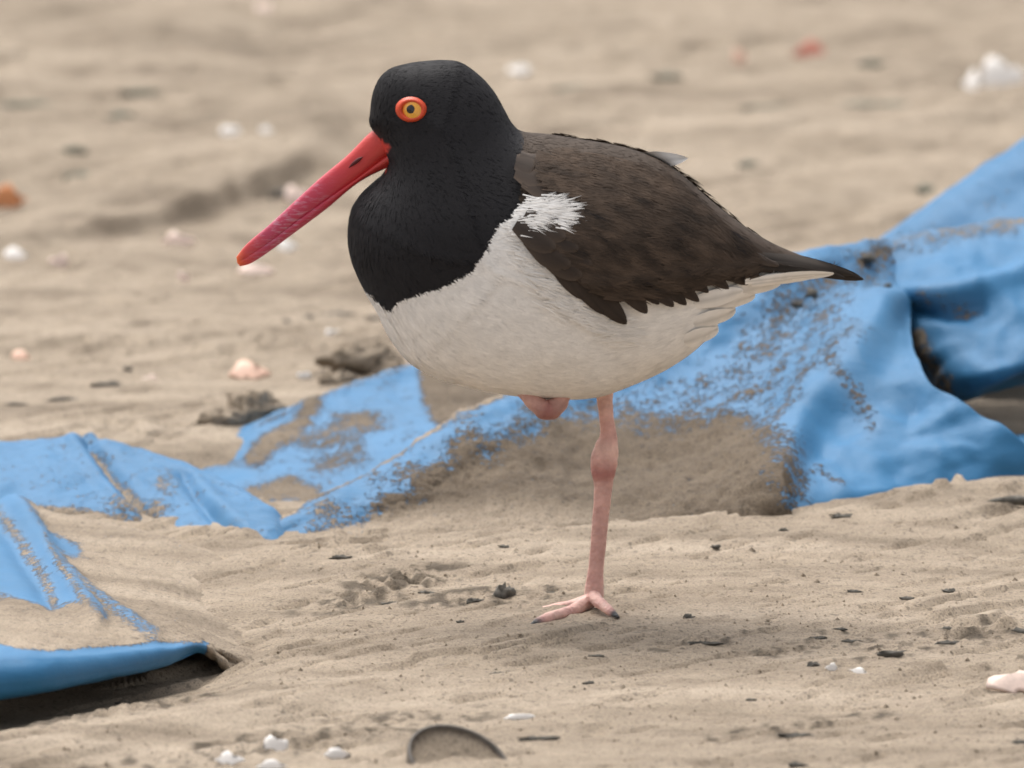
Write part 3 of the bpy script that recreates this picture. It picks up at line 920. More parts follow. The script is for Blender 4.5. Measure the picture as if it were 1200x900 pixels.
# fluffier flank feathers over the edge of the wing and of the undertail
def w_flank(px, py):
    d = line_d([(606, 250), (622, 292), (650, 326), (685, 352), (722, 372)], px, py)
    return np.exp(-(d / 12) ** 2) * (plumage_cls(px, py) == 1) + 1e-9
V2, C2 = strands(2600, w_flank, lambda a, b: 20 + 0 * a, 0.0004, 0.16, col_white, 0.0022)
# white tuft over the shoulder
def w_tuft(px, py):
    return np.exp(-(line_d([(606, 246), (625, 238), (645, 242)], px, py) / 8) ** 2) * (poly_sd(poly_black, px, py) < -1) + 1e-9
V3, C3 = strands(3600, w_tuft, lambda a, b: 30 + 0 * a, 0.0005, 0.16, col_white, 0.0052)
# soft webs that blur the edges of the wing feathers
def w_wing(px, py): return (poly_sd(poly_wing, px, py) > 7) * (poly_sd(cont, px, py) > 18) * (px < 870) + 1e-9
def col_brown(px, py, n):
    v = fbm((px * .9 + py * .45) / 34, (-px * .45 + py * .9) / 12, 3, 61)
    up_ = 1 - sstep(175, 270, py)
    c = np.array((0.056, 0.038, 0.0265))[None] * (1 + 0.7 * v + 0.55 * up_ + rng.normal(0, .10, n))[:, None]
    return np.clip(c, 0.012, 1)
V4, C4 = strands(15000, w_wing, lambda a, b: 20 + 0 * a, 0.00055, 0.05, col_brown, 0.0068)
VV = np.concatenate([V1, V2, V3, V4]); CC = np.concatenate([C1, C2, C3, C4])
n = len(VV)
me = bpy.data.meshes.new('plumage')
flat = VV.reshape(-1, 3) - B0
base_i = np.arange(n)[:, None] * 5
me.from_pydata([], [], []) 
me.vertices.add(n * 5); me.vertices.foreach_set('co', flat.ravel())
loops = np.concatenate([base_i + np.array([[0, 1, 2, 3]]), base_i + np.array([[3, 2, 4]])], 1).ravel()
me.loops.add(n * 7); me.loops.foreach_set('vertex_index', loops.astype(np.int32))
me.polygons.add(n * 2)
ls = (np.arange(n)[:, None] * 7 + np.array([[0, 4]])).ravel()
me.polygons.foreach_set('loop_start', ls.astype(np.int32))
me.update(calc_edges=True); me.validate()
me.polygons.foreach_set('use_smooth', np.ones(len(me.polygons), bool))
a = me.color_attributes.new('Col', 'FLOAT_COLOR', 'POINT')
c4 = np.ones((n * 5, 4), np.float32); c4[:, :3] = np.repeat(CC, 5, 0)
a.data.foreach_set('color', c4.ravel())
me.materials.append(M['plume'])
pl = bpy.data.objects.new('plumage', me); col.objects.link(pl); pl.parent = bird
tag(pl, kind='stuff')

# ---- wing
TOPX = [600, 612, 640, 680, 720, 750, 776, 802, 830, 860, 890, 915, 945, 972, 1020]
TOPY = [120, 155, 158, 164, 171, 179, 190, 208, 233, 257, 277, 290, 295, 300, 310]
def feather(name, bpt, tpt, wid, off, parent, colr, fringe, bend=0.0, side=-1, nu=10, nv=5, tip=0.55, tipoff=0.0006, sharp=1.0, soft=False, clampy=False):
    b_ = np.array(bpt, float); t_ = np.array(tpt, float)
    ax = t_ - b_; L = np.hypot(*ax); ax /= L; pe = np.array([-ax[1], ax[0]])
    t = np.sin(np.linspace(0, 1, nu) * np.pi / 2) if not soft else np.sin(np.linspace(0, 1, nu) * np.pi / 2); v = np.linspace(-1, 1, nv)
    T, Vv = np.meshgrid(t, v, indexing='ij')
    hwid = np.where(T > 1 - tip, np.sqrt(np.maximum(0, 1 - ((T - (1 - tip)) / tip) ** 2)) ** sharp, 0.55 + 0.45 * T / (1 - tip)) * wid / 2
    hwid = np.maximum(hwid, wid * 0.02)
    cx = b_[0] + ax[0] * T * L + pe[0] * (Vv * hwid + bend * 4 * T * (1 - T))
    cy = b_[1] + ax[1] * T * L + pe[1] * (Vv * hwid + bend * 4 * T * (1 - T))
    if soft: off = off * sstep(0, 0.6, T) - 0.0012 * (1 - T)
    if clampy: cy = np.maximum(cy, np.interp(cx, TOPX, TOPY) + 15)
    o = off + tipoff * T + 0.0006 * (1 - Vv ** 2) * (wid / 30)
    w = P(cx, cy, BIRD_Y)
    w[..., 1] = BIRD_Y + side * (half_width(cx, cy) + o)
    e = sstep(0.55, 1.0, np.abs(Vv)) * 0.6 + sstep(0.8, 1.0, T) * 0.5
    rach = np.where(np.abs(Vv) < 0.1, 0.75, 1.0)
    c = (colr[None, None] * (1 - np.clip(e, 0, 1)[..., None]) + fringe[None, None] * np.clip(e, 0, 1)[..., None]) * rach[..., None]
    ob = mesh_obj(name, w.reshape(-1, 3) - B0, grid_faces(nu, nv), M['plume'], parent, colors=c.reshape(-1, 3))
    return ob


wv = [tuple(p) for p in poly_wing]; nw = len(wv)
for r, yy in enumerate(np.arange(165, 360, 7.0)):
    xs = np.arange(600, 940, 8.0) + (4 if r % 2 else 0)
    d = poly_sd(poly_wing, xs, np.full(xs.shape, yy))
    wv += [(x, yy) for x, dd in zip(xs, d) if dd > 4]
rs = delaunay_2d_cdt([Vector(p) for p in wv], [(i, (i + 1) % nw) for i in range(nw)], [], 1, 1e-4)
w2 = np.array([(q.x, q.y) for q in rs[0]])
wpt = bird_pt(w2[:, 0], w2[:, 1], -1, 0.0016)
wing = mesh_obj('wing', wpt - B0, [tuple(f) for f in rs[2]], M['plume'], bird, colors=np.tile(BROWN * 0.8, (len(w2), 1)))

feats = []
# lower row: secondaries and greater coverts whose tips make the ragged lower edge
low = [((655, 275), (733, 363), 30), ((640, 262), (706, 350), 26), ((634, 258), (682, 332), 24), ((690, 270), (757, 351), 28), ((700, 265), (771, 341), 24), ((710, 262), (788, 345), 26), ((725, 262), (803, 344), 24),
       ((735, 262), (818, 341), 22), ((745, 260), (829, 331), 22), ((760, 262), (839, 320), 22), ((765, 258), (853, 329), 22), ((780, 258), (864, 321), 22), ((790, 262), (876, 326), 24), ((800, 258), (890, 320), 24), ((810, 255), (905, 313), 26)]
for b_, t_, w_ in low: feats.append((b_, t_, w_, 0.0046 - 0.0002 * len(feats) * 0.5, 0.9))
# tertials and folded primaries, long and lying over the rump
for b_, t_, w_ in [((760, 215), (912, 306), 30), ((775, 212), (934, 299), 24), ((790, 222), (948, 303), 18), ((740, 215), (898, 300), 34), ((810, 232), (962, 308), 14), ((720, 225), (880, 305), 34)]:
    feats.append((b_, t_, w_, 0.0050, 0.85))
# coverts and scapulars in overlapping rows
tips = []
for r, yy in enumerate(np.arange(186, 345, 15.0)):
    for x in np.arange(628, 910, 25.0):
        x2 = x + (12 if r % 2 else 0) + random.uniform(-4, 4); y2 = yy + random.uniform(-3, 3)
        if poly_sd(poly_wing, np.array([x2]), np.array([y2]))[0] > 9: tips.append((x2, y2))
tips.sort(key=lambda t: -(t[0] * 0.6 + t[1] * 0.8))
for i, (x, y) in enumerate(tips):
    lowf = float(sstep(200, 320, np.array(y))); frontf = float(1 - sstep(640, 780, np.array(x)))
    ang = 0.30 + 0.42 * lowf * (0.4 + 0.6 * frontf) + 0.15 * float(sstep(720, 860, np.array(x))) + random.uniform(-.07, .07)
    L = 46 + 16 * lowf + 18 * float(sstep(700, 850, np.array(x)))
    L = min(L, (x - 606) / math.cos(ang) + 2)
    if L < 14: continue
    feats.append(((x - L * math.cos(ang), y - L * math.sin(ang)), (x, y), 27 + 6 * lowf, 0.0052 + 0.0020 * i / len(tips), 1.0))
for b_, t_, w_, of, d_ in feats:
    sh = random.uniform(0.82, 1.2)
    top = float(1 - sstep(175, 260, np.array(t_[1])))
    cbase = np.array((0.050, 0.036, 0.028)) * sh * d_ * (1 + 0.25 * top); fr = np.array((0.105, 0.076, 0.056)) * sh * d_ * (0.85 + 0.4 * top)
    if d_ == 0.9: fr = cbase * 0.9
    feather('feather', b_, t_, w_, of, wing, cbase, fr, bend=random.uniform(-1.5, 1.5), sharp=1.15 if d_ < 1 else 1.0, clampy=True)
# far wing: the same, mirrored
wing2 = wing.copy(); col.objects.link(wing2); wing2.parent = bird; wing2.scale = (1, -1, 1)
for ch in list(wing.children):
    c = ch.copy(); col.objects.link(c); c.parent = wing2
# one white feather of the far wing that sticks up above the back
wf = feather('feather', (748, 187), (806, 186), 21, 0.001, wing2, WHITE * 1.02, WHITE, 1.5, side=-1, tip=0.75, sharp=1.5)
wf['label'] = 'white feather sticking up above the back'

# ---- tail
tail_v = []
tail = feather('tail', (880, 296), (1012, 327), 20, 0.0006, bird, np.array((0.035, 0.027, 0.022)), np.array((0.045, 0.034, 0.027)), sharp=1.2, tip=0.6, side=-1)
for (b_, t_, w_, of, sd2, cl) in [((875, 292), (1000, 321), 16, 0.003, -1, 0.040), ((880, 300), (990, 324), 14, 0.0042, -1, 0.034), ((875, 294), (1008, 325), 18, 0.001, 1, 0.036), ((880, 298), (996, 322), 16, 0.003, 1, 0.036)]:
    feather('feather', b_, t_, w_, of, tail, np.array((cl, cl * .77, cl * .62)), np.array((cl, cl * .8, cl * .66)) * 1.3, sharp=1.1, tip=0.55, side=sd2)
for sd2 in (-1, 1):
    for (b_, t_, w_, of) in [((840, 328), (950, 322), 18, 0.0034), ((830, 340), (915, 330), 22, 0.0034), ((815, 352), (885, 345), 24, 0.003), ((800, 372), (862, 362), 26, 0.003), ((790, 395), (842, 384), 26, 0.0026), ((800, 345), (870, 333), 22, 0.004)]:
        f_ = feather('feather', b_, t_, w_, of, tail, WHITE * (0.97 if t_[0] < 940 else 1.02), WHITE, random.uniform(-1, 1), side=sd2, tip=0.5, sharp=1.0, soft=True)
        f_['label'] = 'white undertail feather'

for sd2 in (-1, 1):
    for (b_, t_, w_) in [((872, 321), (977, 318), 13), ((880, 325), (955, 321), 12)]:
        f_ = feather('feather', b_, t_, w_, 0.0068, tail, WHITE, WHITE, 0.5, side=sd2, tip=0.5); f_['label'] = 'white undertail feather'

# ---- bill
up = catmull([(458, 138), (433, 156), (407, 182), (377, 207), (350, 231.5), (317, 262), (290, 285), (277, 301)], 40)
cm = catmull([(476, 168), (456, 180), (424, 205), (388, 230), (352, 256), (318, 282), (290, 301), (278, 308)], 40)
lo = catmull([(478, 186), (455, 196), (420, 214), (383, 244.5), (345, 273), (311, 298), (293, 309), (281, 312)], 40)
al = np.linspace(-0.1, 1.0, 40)
hwb = np.interp(al, [-0.1, 0.0, 0.12, 0.3, 0.6, 0.9, 1.0], [23, 18.5, 14.5, 12, 9, 5, 2.2]) * S


def mandible(name, A_, B_, flip):
    """A_ outer edge, B_ commissure; half-oval sections"""
    ring = []
    nA = 14
    for i in range(40):
        a3 = P(*A_[i], BIRD_Y); b3 = P(*B_[i], BIRD_Y)
        for q in range(nA):
            th = 2 * math.pi * q / nA
            s_ = (1 - math.cos(th)) / 2                     # 0 at the commissure, 1 at the outer edge
            wdt = math.copysign(abs(math.sin(th)) ** 0.75, math.sin(th)) * (1.12 - 0.3 * s_)
            p = b3 * (1 - s_) + a3 * s_
            # bulge near the mouth edge, flattened along the culmen
            p[1] += wdt * hwb[i] * (1.0 - 0.25 * s_)
            ring.append(p)
    ring = np.array(ring)
    faces = grid_faces(40, nA, True).tolist()
    ring = np.vstack([ring, ring[-nA:].mean(0)[None], ring[:nA].mean(0)[None]])
    for q in range(nA):
        faces.append([39 * nA + q, 39 * nA + (q + 1) % nA, 40 * nA]); faces.append([(q + 1) % nA, q, 40 * nA + 1])
    return mesh_obj(name, ring - B0, faces, M['bill'], bird, attrs={'along': np.r_[np.repeat(np.clip(al, 0, 1), nA), 1, 0]})


um = mandible('upper_mandible', up, cm + np.array([0.6, 1.6]), False)
lm = mandible('lower_mandible', lo, cm + np.array([-0.6, -1.6]), True)


def blob_tube(name, path, rad, mat, parent, colr=None, nseg=14, ny=1.0, n=None, noise=0.0, attrs=None):
    """tapered tube along world points"""
    path = np.asarray(path, float); rad = np.asarray(rad, float)
    n = n or len(path) * 5
    q = catmull(np.c_[path, rad], n); path = q[:, :3]; rad = np.maximum(q[:, 3], 1e-5)
    tg = np.gradient(path, axis=0); tg /= np.linalg.norm(tg, axis=1, keepdims=True)
    ref = np.array([0, 1.0, 0])
    vs = []
    for i in range(n):
        b = ref - tg[i] * (ref @ tg[i])
        if np.linalg.norm(b) < 1e-3: b = np.array([1.0, 0, 0])
        b /= np.linalg.norm(b); c = np.cross(tg[i], b)
        for s_ in range(nseg):
            th = 2 * math.pi * s_ / nseg
            r = rad[i] * (1 + noise * math.sin(3 * th + i * 0.9) * 0.5)
            vs.append(path[i] + b * math.cos(th) * r * ny + c * math.sin(th) * r)
    f = grid_faces(n, nseg, True).tolist()
    vs += [path[0] - tg[0] * rad[0] * .5, path[-1] + tg[-1] * rad[-1] * .6]
    for s_ in range(nseg):
        f.append([(s_ + 1) % nseg, s_, n * nseg]); f.append([(n - 1) * nseg + s_, (n - 1) * nseg + (s_ + 1) % nseg, n * nseg + 1])
    vs = np.array(vs)
    cl = None
    if colr is not None:
        cl = np.vstack([np.repeat(catmull(colr, n), nseg, 0), colr[0], colr[-1]])
    org = np.array(parent_world(parent)) if parent is not None else 0
    return mesh_obj(name, vs - org, f, mat, parent, colors=cl)


def parent_world(p):
    o = np.zeros(3)
    while p is not None:
        o = o + np.array(p.location); p = p.parent
    return o


def bill_side(px, py, side, extra=0.0):
    """half thickness of the upper mandible near (px, py)"""
    d = np.hypot(up[:, 0] - px, up[:, 1] - py); i = int(np.argmin(d))
    return hwb[i]


for sd2 in (-1, 1):
    pth = [P(x, y, BIRD_Y) + np.array([0, sd2 * (bill_side(x, y, sd2) * 0.93), 0]) for x, y in [(409, 195), (414, 190.5), (420, 186), (425, 182.5)]]
    blob_tube('nostril', pth, [0.4 * S, 2.0 * S, 2.2 * S, 0.5 * S], M['nostril'], um, n=14, nseg=8, ny=0.5)


# ---- eyes
def dome(name, cx, cy, rx_, ry_, hgt, sidez, mat, parent, colfn, base_off=0.0, r0=0.0, nr=10, na=32, prof=None):
    t = r0 + (1 - r0) * np.arange(nr) / (nr - 1); th = 2 * np.pi * np.arange(na) / na
    T_, H_ = np.meshgrid(t, th, indexing='ij')
    x = cx + rx_ * T_ * np.cos(H_); y = cy + ry_ * T_ * np.sin(H_)
    vs = P(x, y, BIRD_Y)
    h_ = np.array([prof(q) if prof else hgt * math.sqrt(max(0, 1 - (q * .98) ** 2)) for q in t])[:, None]
    ysf = 0.4 * float(half_width(np.array([cx]), np.array([cy]))[0]) + 0.6 * half_width(x, y)
    vs[..., 1] = BIRD_Y + sidez * (ysf + base_off + h_)
    vs = vs.reshape(-1, 3)
    cs = np.repeat(np.array([colfn(q) for q in t]), na, 0)
    f = grid_faces(nr, na, True).tolist()
    if r0 == 0.0: pass
    return mesh_obj(name, np.array(vs) - B0, f, mat, parent, colors=np.array(cs))


def iris_col(t):
    if t < 0.80: return (0.80, 0.37, 0.035)
    return (0.80, 0.22, 0.03)


for sd2 in (-1, 1):
    eye = dome('eye', 484.5, 122.5, 12.5, 12, 0.0018, sd2, M['eye'], bird, iris_col, 0.0006)
    dome('pupil', 482.5, 121.5, 5.6, 5.6, 0.0005, sd2, M['pupil'], eye, lambda t: (0, 0, 0), 0.00215, nr=5, na=20)
    dome('eye_ring', 482.2, 122, 18.5, 14.6, 0, sd2, M['lid'], eye, lambda t: (0, 0, 0), 0.0, r0=0.58, nr=8, prof=lambda t: 0.0004 + 0.0019 * math.sin(math.pi * min(1, max(0, (t - .5) / .5))))

# ---- legs
PINK = np.array((0.72, 0.42, 0.365)); PINK2 = np.array((0.76, 0.49, 0.42)); DARKP = np.array((0.40, 0.17, 0.15)); CLAW = np.array((0.03, 0.025, 0.025))
lp = [(706, 430), (708, 455), (709, 472), (711, 492), (713, 510), (711, 524), (708, 540), (707, 555), (707, 568), (705.5, 590), (703, 615), (701, 640), (698.5, 665), (697, 682), (696, 698), (695, 708)]
lr = [13, 11, 9.2, 8.6, 10, 14, 16, 14, 11, 10, 9.6, 9.2, 9, 10.5, 11.5, 8]
leg = blob_tube('leg', [P(x, y, 0.004) for x, y in lp], np.array(lr) * S, M['skin'], bird, [PINK2, PINK2, PINK2, PINK, PINK, PINK2, PINK, DARKP * 1.15, PINK * .95, PINK, PINK, PINK, PINK * .97, PINK, PINK2, PINK], nseg=18, ny=0.8, n=110, noise=0.03)
foot = P(695, 703, 0.004)


def toe(pts, rad):
    w = [P(x, y, Y) for x, y, Y in pts]
    n_ = len(pts)
    cs = [PINK, PINK2, PINK, PINK2] + [PINK] * (n_ - 6) + [CLAW * 4, CLAW]
    return blob_tube('toe', w, np.array(rad) * S, M['skin'], leg, cs[:n_], nseg=10, n=36, noise=0.06)


toe([(695, 700, .004), (680, 711, -.004), (664, 718, -.014), (648, 722, -.022), (636, 727, -.03), (628, 731, -.034), (619, 736, -.038)], [9, 8, 7, 6.5, 6.2, 5, 1.5])
toe([(695, 700, .004), (676, 708, .008), (656, 712, .012), (638, 716, .014), (626, 719, .015), (618, 721, .015), (608, 724, .014)], [8, 7, 6.2, 5.8, 5, 4, 1.4])
toe([(695, 698, .004), (700, 704, -.006), (706, 709, -.012), (711, 713, -.016), (716, 717, -.02), (720, 720, -.022), (725, 723.5, -.026)], [9, 7.5, 6.6, 6, 5, 3.6, 1.4])
# the other leg, folded up into the belly feathers: only the joint shows
leg2 = blob_tube('leg', [P(x, y, Y) for x, y, Y in [(598, 440, -.012), (612, 456, -.014), (628, 473, -.016), (641, 480, -.016), (653, 475, -.015), (662, 461, -.013), (672, 440, -.01)]], np.array([8, 9, 10, 12.5, 11, 8, 7]) * S, M['skin'], bird,
                 [PINK * .8, PINK * .85, PINK * .8, DARKP * .9, PINK * .7, PINK * .85, PINK * .8], nseg=14, n=50, noise=0.08)
leg2['label'] = 'folded leg tucked into the belly feathers'


# ------------------------------------------------------------------ shells, stones, twigs, clods
def lump(name, p, size, mat, seed, flat_=0.6, elong=1.0, rotz=0.0, rough=0.35, sub=(10, 16), sink=0.25, freq=2.2):
    nr, na = sub
    vs = []
    for i in range(nr):
        ph = math.pi * (i + 0.5) / nr
        for a_ in range(na):
            th = 2 * math.pi * a_ / na
            vs.append((math.sin(ph) * math.cos(th), math.sin(ph) * math.sin(th), math.cos(ph)))
    vs = np.array(vs)
    r = 1 + rough * (fbm(vs[:, 0] * freq + seed * 3.1, vs[:, 1] * freq + vs[:, 2] * 2.7 + seed, 3, seed))
    vs = vs * r[:, None] * np.array([elong, 1, flat_]) * size
    c, s = math.cos(rotz), math.sin(rotz)
    vs = np.stack([vs[:, 0] * c - vs[:, 1] * s, vs[:, 0] * s + vs[:, 1] * c, vs[:, 2]], 1)
    f = grid_faces(nr, na, True).tolist()
    f.append(list(range(na))[::-1]); f.append([(nr - 1) * na + i for i in range(na)])
    o = mesh_obj(name, vs, f, mat)
    o.location = (p[0], p[1], p[2] + size * flat_ * (0.5 - sink))
    return o


def shard(name, p, w, h, mat, seed, tilt=0.9, rotz=0.0, curl=0.5, ribs=9):
    """broken piece of ribbed shell: a curved fan with a ragged edge and real thickness"""
    r = np.random.default_rng(seed)
    nu, nv = 7, 15
    jag = 1 + 0.16 * np.sin(np.arange(nv) * r.uniform(.4, .9) + r.uniform(0, 6)) + 0.05 * r.normal(0, 1, nv); jag = np.clip(jag, 0.6, 1.25)
    vs = []
    for i in range(nu):
        for j in range(nv):
            a_ = (j / (nv - 1) - 0.5) * 2.2
            rad = (0.18 + 0.82 * i / (nu - 1) * (jag[j] if i == nu - 1 else 1))
            x = rad * math.sin(a_); y = rad * math.cos(a_) - 0.5
            z = curl * (0.35 - 0.5 * (x * x + (y) ** 2)) + 0.012 * math.cos(j * math.pi)
            vs.append((x, y, z))
    vs = np.array(vs) * np.array([w / 1.6, h, (w + h) / 3])
    o = mesh_obj(name, vs, grid_faces(nu, nv), mat)
    so = o.modifiers.new('thickness', 'SOLIDIFY'); so.thickness = min(w, h) * 0.10
    o.location = (p[0], p[1], p[2] + h * 0.30 * math.sin(tilt))
    o.rotation_euler = (tilt, 0, rotz)
    return o


def mpp(py): return (ground_y(py) - CAM[1]) / 5.93 * S        # metres per pixel at that row


shells = [  # px, py, width px, height px, material, label
    (1172, 86, 52, 44, 'white', 'bright white shell fragment on the far sand beyond the standing flap of tarp'),
    (1140, 92, 20, 30, 'white', 'small upright white shell splinter beside the bright far shell'),
    (948, 52, 38, 26, 'red', 'blurred reddish brown shell piece on the far sand'),
    (608, 75, 24, 18, 'white', 'small white shell chip on the far sand behind the bird\'s head'),
    (866, 76, 16, 22, 'salmon', 'tiny pale orange shell chip on the far sand near the reddish piece'),
    (270, 150, 22, 18, 'white', 'small pale shell chip on the far sand left of the bird\'s head'),
    (312, 152, 14, 12, 'white', 'tiny pale shell chip beside another on the far sand'),
    (8, 222, 44, 28, 'orange', 'orange shell piece on the far sand left of the dark wheel scarp'),
    (346, 224, 30, 24, 'pink', 'pale pink shell lying at the dark end of the sand scarp'),
    (335, 284, 22, 18, 'white', 'white shell chip on the sand under the red bill'),
    (208, 288, 38, 18, 'pink', 'pale salmon shell fragment lying flat on the sand left of the bill tip'),
    (300, 318, 36, 20, 'pink', 'pink shell fragment on the sand just below the bill tip'),
    (18, 294, 30, 18, 'white', 'whitish shell fragment on the sand below the foot of the scarp'),
    (216, 327, 14, 14, 'pink', 'tiny pinkish shell chip between two larger pink fragments'),
    (70, 311, 22, 18, 'pink', 'small dull pink shell chip right of a whitish fragment'),
    (290, 428, 44, 30, 'salmon', 'largest salmon shell fragment, standing on the sand behind the tarp'),
    (24, 415, 24, 14, 'salmon', 'small salmon shell fragment near the rounded left hump of tarp'),
    (177, 437, 18, 10, 'pink', 'thin pale shell chip between two salmon fragments'),
    (357, 438, 18, 9, 'white', 'thin pale shell chip right of the largest salmon fragment'),
    (390, 389, 20, 13, 'white', 'white shell chip on the sand beside the bird\'s breast'),
    (310, 5, 20, 18, 'pink', 'blurred pink shell chip at the far end of the sand'),
    (975, 787, 14, 10, 'white', 'tiny glossy white shell chip on the sand, left of a longer one'),
    (1004, 786, 26, 10, 'white', 'narrow glossy white shell splinter on the sand before the bird'),
    (1192, 794, 64, 34, 'pink', 'large pink shell fragment lying in the sand by the dark driftwood crumbs'),
    (322, 866, 30, 24, 'white', 'white shell fragment in the sand before the rolled hem'),
    (268, 886, 32, 18, 'white', 'dull white shell fragment half sunk before the rolled hem'),
    (395, 880, 30, 14, 'white', 'white shell splinter left of the half buried clam'),
    (610, 836, 34, 10, 'white', 'thin white shell splinter lying above the half buried clam'),
    (318, 892, 34, 12, 'white', 'flat white shell sliver below the white fragment'),
]
for i, (x, y, w_, h_, m_, lab) in enumerate(shells):
    p = on_ground(x, y + h_ * 0.45); q = mpp(y)
    o = shard('shell_fragment', p, w_ * q, h_ * q * 1.05, M[m_], 100 + i, tilt=random.uniform(0.75, 1.25), rotz=random.uniform(-.5, .5), curl=random.uniform(.3, .7))
    tag(o, lab, 'shell', 'shell fragments scattered on the sand')

# half-buried clam, hollow side towards the camera, full of sand
pc = on_ground(536, 893)
clam = empty('clam_shell', tuple(pc)); tag(clam, 'half buried clam shell standing on edge, filled with sand', 'shell')
R_ = 0.0225
vs = []; nr, na = 14, 48
for i in range(nr):
    t = i / (nr - 1)
    for a_ in range(na):
        th = 2 * math.pi * a_ / na
        rr = R_ * (math.sin(t * math.pi / 2) ** 0.8) * (1 + 0.05 * math.cos(th + 0.6))
        vs.append((rr * math.cos(th) * 1.05, 0.014 * (1 - t ** 2.4), rr * math.sin(th) * 0.92))
sh = mesh_obj('valve', vs, grid_faces(nr, na, True), M['rim'], clam)
so = sh.modifiers.new('thickness', 'SOLIDIFY'); so.thickness = 0.0011
sh.rotation_euler = (math.radians(-52), math.radians(14), math.radians(14))
vs = []
for i in range(8):
    t = i / 7
    for a_ in range(na):
        th = 2 * math.pi * a_ / na; rr = R_ * 0.975 * t
        vs.append((rr * math.cos(th) * 1.05, 0.0022 + 0.0006 * noise2(rr * 300 * math.cos(th), rr * 300 * math.sin(th), 4), rr * math.sin(th) * 0.92))
fl = mesh_obj('sand_filling', vs, grid_faces(8, na, True), M['sand'], clam); fl.rotation_euler = sh.rotation_euler

# dark crumbs of driftwood
twigs = [(590, 689, 24, 20, 0.9, 'black lump of driftwood on the sand beside the bird\'s foot'),
         (1190, 591, 62, 12, 0.3, 'straight dark stick end lying on the sand by the right fold of tarp')]
p = on_ground(590, 697); o = lump('driftwood_lump', p, 0.0042, M['twig'], 5, 0.95, 1.1, 0.4, 0.6); tag(o, twigs[0][5], 'driftwood')
p = on_ground(1205, 596)
st = blob_tube('stick', [p + np.array([-.021, 0, .0025]), p + np.array([-.012, .002, .0032]), p + np.array([.004, .004, .003]), p + np.array([.03, .008, .003])], [0.0006, 0.0020, 0.0026, 0.0026], M['twig'], None, nseg=10, n=26, noise=0.2)
tag(st, twigs[1][5], 'stick')
crumbs = [(985, 602, 24, 8), (928, 572, 9, 5), (918, 619, 12, 5), (1000, 693, 20, 5), (1062, 700, 16, 6), (1112, 691, 18, 8), (806, 722, 14, 9), (826, 752, 34, 6), (958, 746, 24, 6), (996, 748, 22, 6), (985, 737, 14, 4), (1045, 766, 30, 10), (1110, 749, 36, 9),
          (1195, 736, 26, 9), (953, 776, 10, 10), (935, 855, 40, 8), (630, 862, 46, 9), (934, 893, 22, 9), (400, 651, 22, 8), (500, 689, 20, 8), (460, 697, 26, 8), (555, 701, 18, 7), (650, 689, 26, 6), (587, 787, 24, 6), (690, 795, 14, 5), (404, 880, 14, 10), (142, 818, 16, 9),
          (1110, 733, 14, 5), (838, 638, 12, 5), (540, 726, 9, 5), (590, 640, 10, 5), (1195, 864, 22, 7), (1090, 815, 10, 5), (700, 770, 20, 4), (880, 817, 12, 5)]
for i, (x, y, w_, h_) in enumerate(crumbs):
    p = on_ground(x, y + h_ * 0.5); q = mpp(y)
    o = lump('driftwood_crumb', p, h_ * q * 0.62, M['twig'], 40 + i, 0.7, max(1.0, w_ / h_ * 0.8), random.uniform(-.2, .5), 0.75, (8, 14), 0.38, 3.0)
    size = 'long flat' if w_ >= 24 else ('small' if w_ >= 13 else 'tiny')
    if 940 < x and 725 < y < 830: where = 'beside the glossy white shell splinters'
    elif y > 800: where = 'on the sand level with the half buried clam'
    elif x < 680 and y < 790: where = 'in the churned sand by the standing foot'
    elif y < 650: where = 'on the sand crest before the blue heap'
    elif x > 980: where = 'between the crest and the white shell splinters'
    else: where = 'on the smooth sand between foot and white splinters'
    tag(o, f'{size} dark crumb of driftwood {where}', 'driftwood crumb', f'{size} dark crumbs {where}')
crumbs2 = [(125, 449, 34, 9), (75, 466, 40, 7), (395, 366, 46, 7), (362, 371, 12, 7), (440, 367, 30, 8), (20, 470, 30, 6), (336, 377, 8, 6), (205, 527, 12, 10), (150, 435, 12, 5), (430, 397, 26, 5)]
for i, (x, y, w_, h_) in enumerate(crumbs2):
    p = on_ground(x, y + h_ * 0.5); q = mpp(y)
    o = lump('driftwood_crumb', p, h_ * q * 0.6, M['twig'], 140 + i, 0.7, max(1.0, w_ / h_ * 0.75), random.uniform(-.1, .4), 0.7, (8, 14), 0.35, 3.0)
    size = 'long flat' if w_ >= 26 else 'tiny'
    where = 'behind the left hump of tarp' if x < 210 else 'beside the white breast of the bird'
    tag(o, f'{size} dark crumb of driftwood on the sand {where}', 'driftwood crumb', f'{size} dark crumbs {where}')
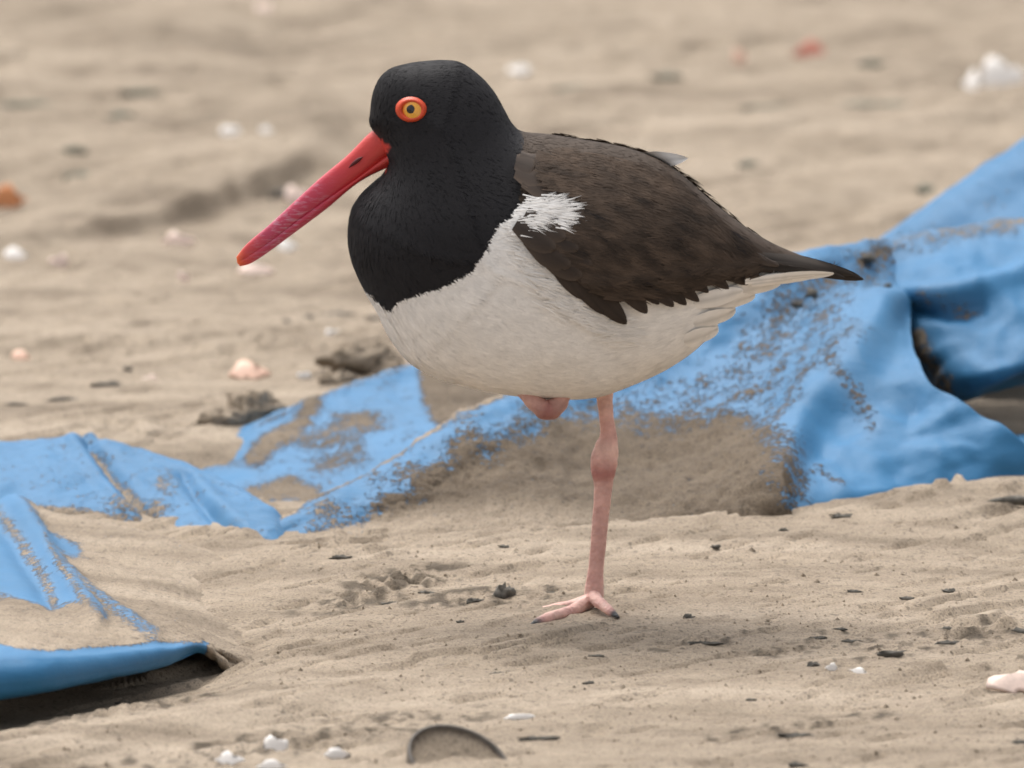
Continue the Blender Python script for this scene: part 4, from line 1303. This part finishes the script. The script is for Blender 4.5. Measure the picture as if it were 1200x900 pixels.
for i, (x, y, w_, h_, m_, lab) in enumerate([(95, 195, 48, 16, 'grey', 'grey green stone on the far sand above the wheel scarp'), (85, 177, 30, 12, 'grey', 'small greenish stone just behind the grey green one'),
                                             (338, 206, 52, 20, 'twig', 'dark lump of driftwood at the end of the sand scarp'), (905, 122, 80, 14, 'grey', 'long grey stick lying on the far sand behind the bird'),
                                             (142, 132, 32, 14, 'grey', 'greenish stone on the far sand, nearest the row of dull weed'), (30, 118, 70, 14, 'grey', 'long dull green tuft of weed on the far sand'),
                                             (168, 104, 46, 12, 'grey', 'short dull green tuft of weed on the far sand'), (782, 92, 34, 12, 'grey', 'small green weed tuft on the far sand behind the bird'), (680, 100, 70, 10, 'grey', 'thin green brown weed strand on the far sand behind the bird'),
                                             (878, 188, 26, 12, 'grey', 'grey green pebble on the sand behind the brown back'), (1085, 216, 26, 18, 'grey', 'grey pebble beside the standing flap of tarp'), (1022, 84, 36, 14, 'grey', 'olive pebble left of the bright far shell'), (1020, 118, 110, 12, 'grey', 'long shadowy strand of weed below the olive pebble')]):
    p = on_ground(x, y + h_ * 0.4); q = mpp(y)
    nm = {'grey': 'stone', 'twig': 'driftwood_lump'}[m_]
    cat = 'stone'
    if 'weed' in lab and 'stone' not in lab: nm, cat = 'weed_tuft', 'weed'
    if 'stick' in lab: nm, cat = 'stick', 'stick'
    if m_ == 'twig': cat = 'driftwood'
    o = lump(nm, p, h_ * q * 0.55, M[m_], 240 + i, 0.7, w_ / h_ * 0.85, random.uniform(0, .3), 0.5, (8, 16), 0.2, 2.6)
    tag(o, lab, cat)

# lumps of sand pushed up along the buried edge of the tarp
for i, (x, y, s_, fl_, el, lab) in enumerate([(296, 484, 0.0145, 1.0, 1.0, 'pale lump of sand at the corner of the buried sheet'), (262, 490, 0.009, 0.8, 1.5, 'low sand lump beside a dark gap at the sheet corner'),
                                              (425, 428, 0.012, 0.9, 1.7, 'crumbly dark sand clod along the upper edge of the sheet'), (398, 440, 0.007, 0.8, 1.4, 'small crumbly sand clod along the upper edge of the sheet'), (455, 430, 0.008, 0.8, 1.2, 'sand clod pressed against the bird side end of the sheet edge')]):
    p = on_ground(x, y + 8)
    o = lump('sand_clod', p, s_, M['sand'], 300 + i, fl_ * .8, el, 0.3, 0.4, (16, 26), 0.3, 2.8)
    tag(o, lab, 'sand clod')
# specks of dirt on the tarp
for i, (x, y, Y, s_, lab) in enumerate([(934, 357, .505, .0022, 'lower of two black dirt specks on the blue tarp under the tail'), (952, 344, .52, .0028, 'upper of two black dirt specks on the blue tarp under the tail'),
                                         (1018, 303, .575, .0026, 'black dirt speck on the gritty crest of the tarp past the tail tip'), (1010, 510, .395, .003, 'black dirt speck on the smooth front facet of the tarp heap'),
                                         (1112, 330, .562, .0018, 'tiny dirt speck on the hanging right lobe of tarp'), (1040, 335, .55, .0016, 'tiny dirt speck on the tarp left of the hanging lobe')]):
    p = P(x, y, Y)
    o = lump('dirt_speck', p, s_, M['twig'], 400 + i, 0.8, 1.3, 0.5, 0.6, (8, 12), 0.5)
    tag(o, lab, 'dirt', 'dirt specks on the tarp')

# loose grit on the near sand
ng = 9000
gxs = rng.uniform(-0.34, 0.34, ng); gys = -0.48 + 1.6 * rng.random(ng) ** 1.3
gzs = ground_z(gxs, gys)
keep = ~((gxs < -0.11) & (gys > -0.32) & (gys < 0.62)) & ~((gys > 0.24) & (gys < 0.9))
gxs, gys, gzs = gxs[keep], gys[keep], gzs[keep]; ng = len(gxs)
oct_v = np.array([(1, 0, 0), (0, 1, 0), (-1, 0, 0), (0, -1, 0), (0, 0, 1), (0, 0, -1)], float)
oct_f = np.array([(0, 1, 4), (1, 2, 4), (2, 3, 4), (3, 0, 4), (1, 0, 5), (2, 1, 5), (3, 2, 5), (0, 3, 5)])
sz = rng.lognormal(math.log(0.00045), 0.45, ng)
gv = oct_v[None] * (sz[:, None, None] * rng.uniform(.6, 1.4, (ng, 6, 1))) + np.stack([gxs, gys, gzs], 1)[:, None]
grit = mesh_obj('sand_grit', gv.reshape(-1, 3), (oct_f[None] + np.arange(ng)[:, None, None] * 6).reshape(-1, 3), M['sand'], smooth=False)
tag(grit, 'loose coarse grit strewn over the near sand', 'grit', kind='stuff')
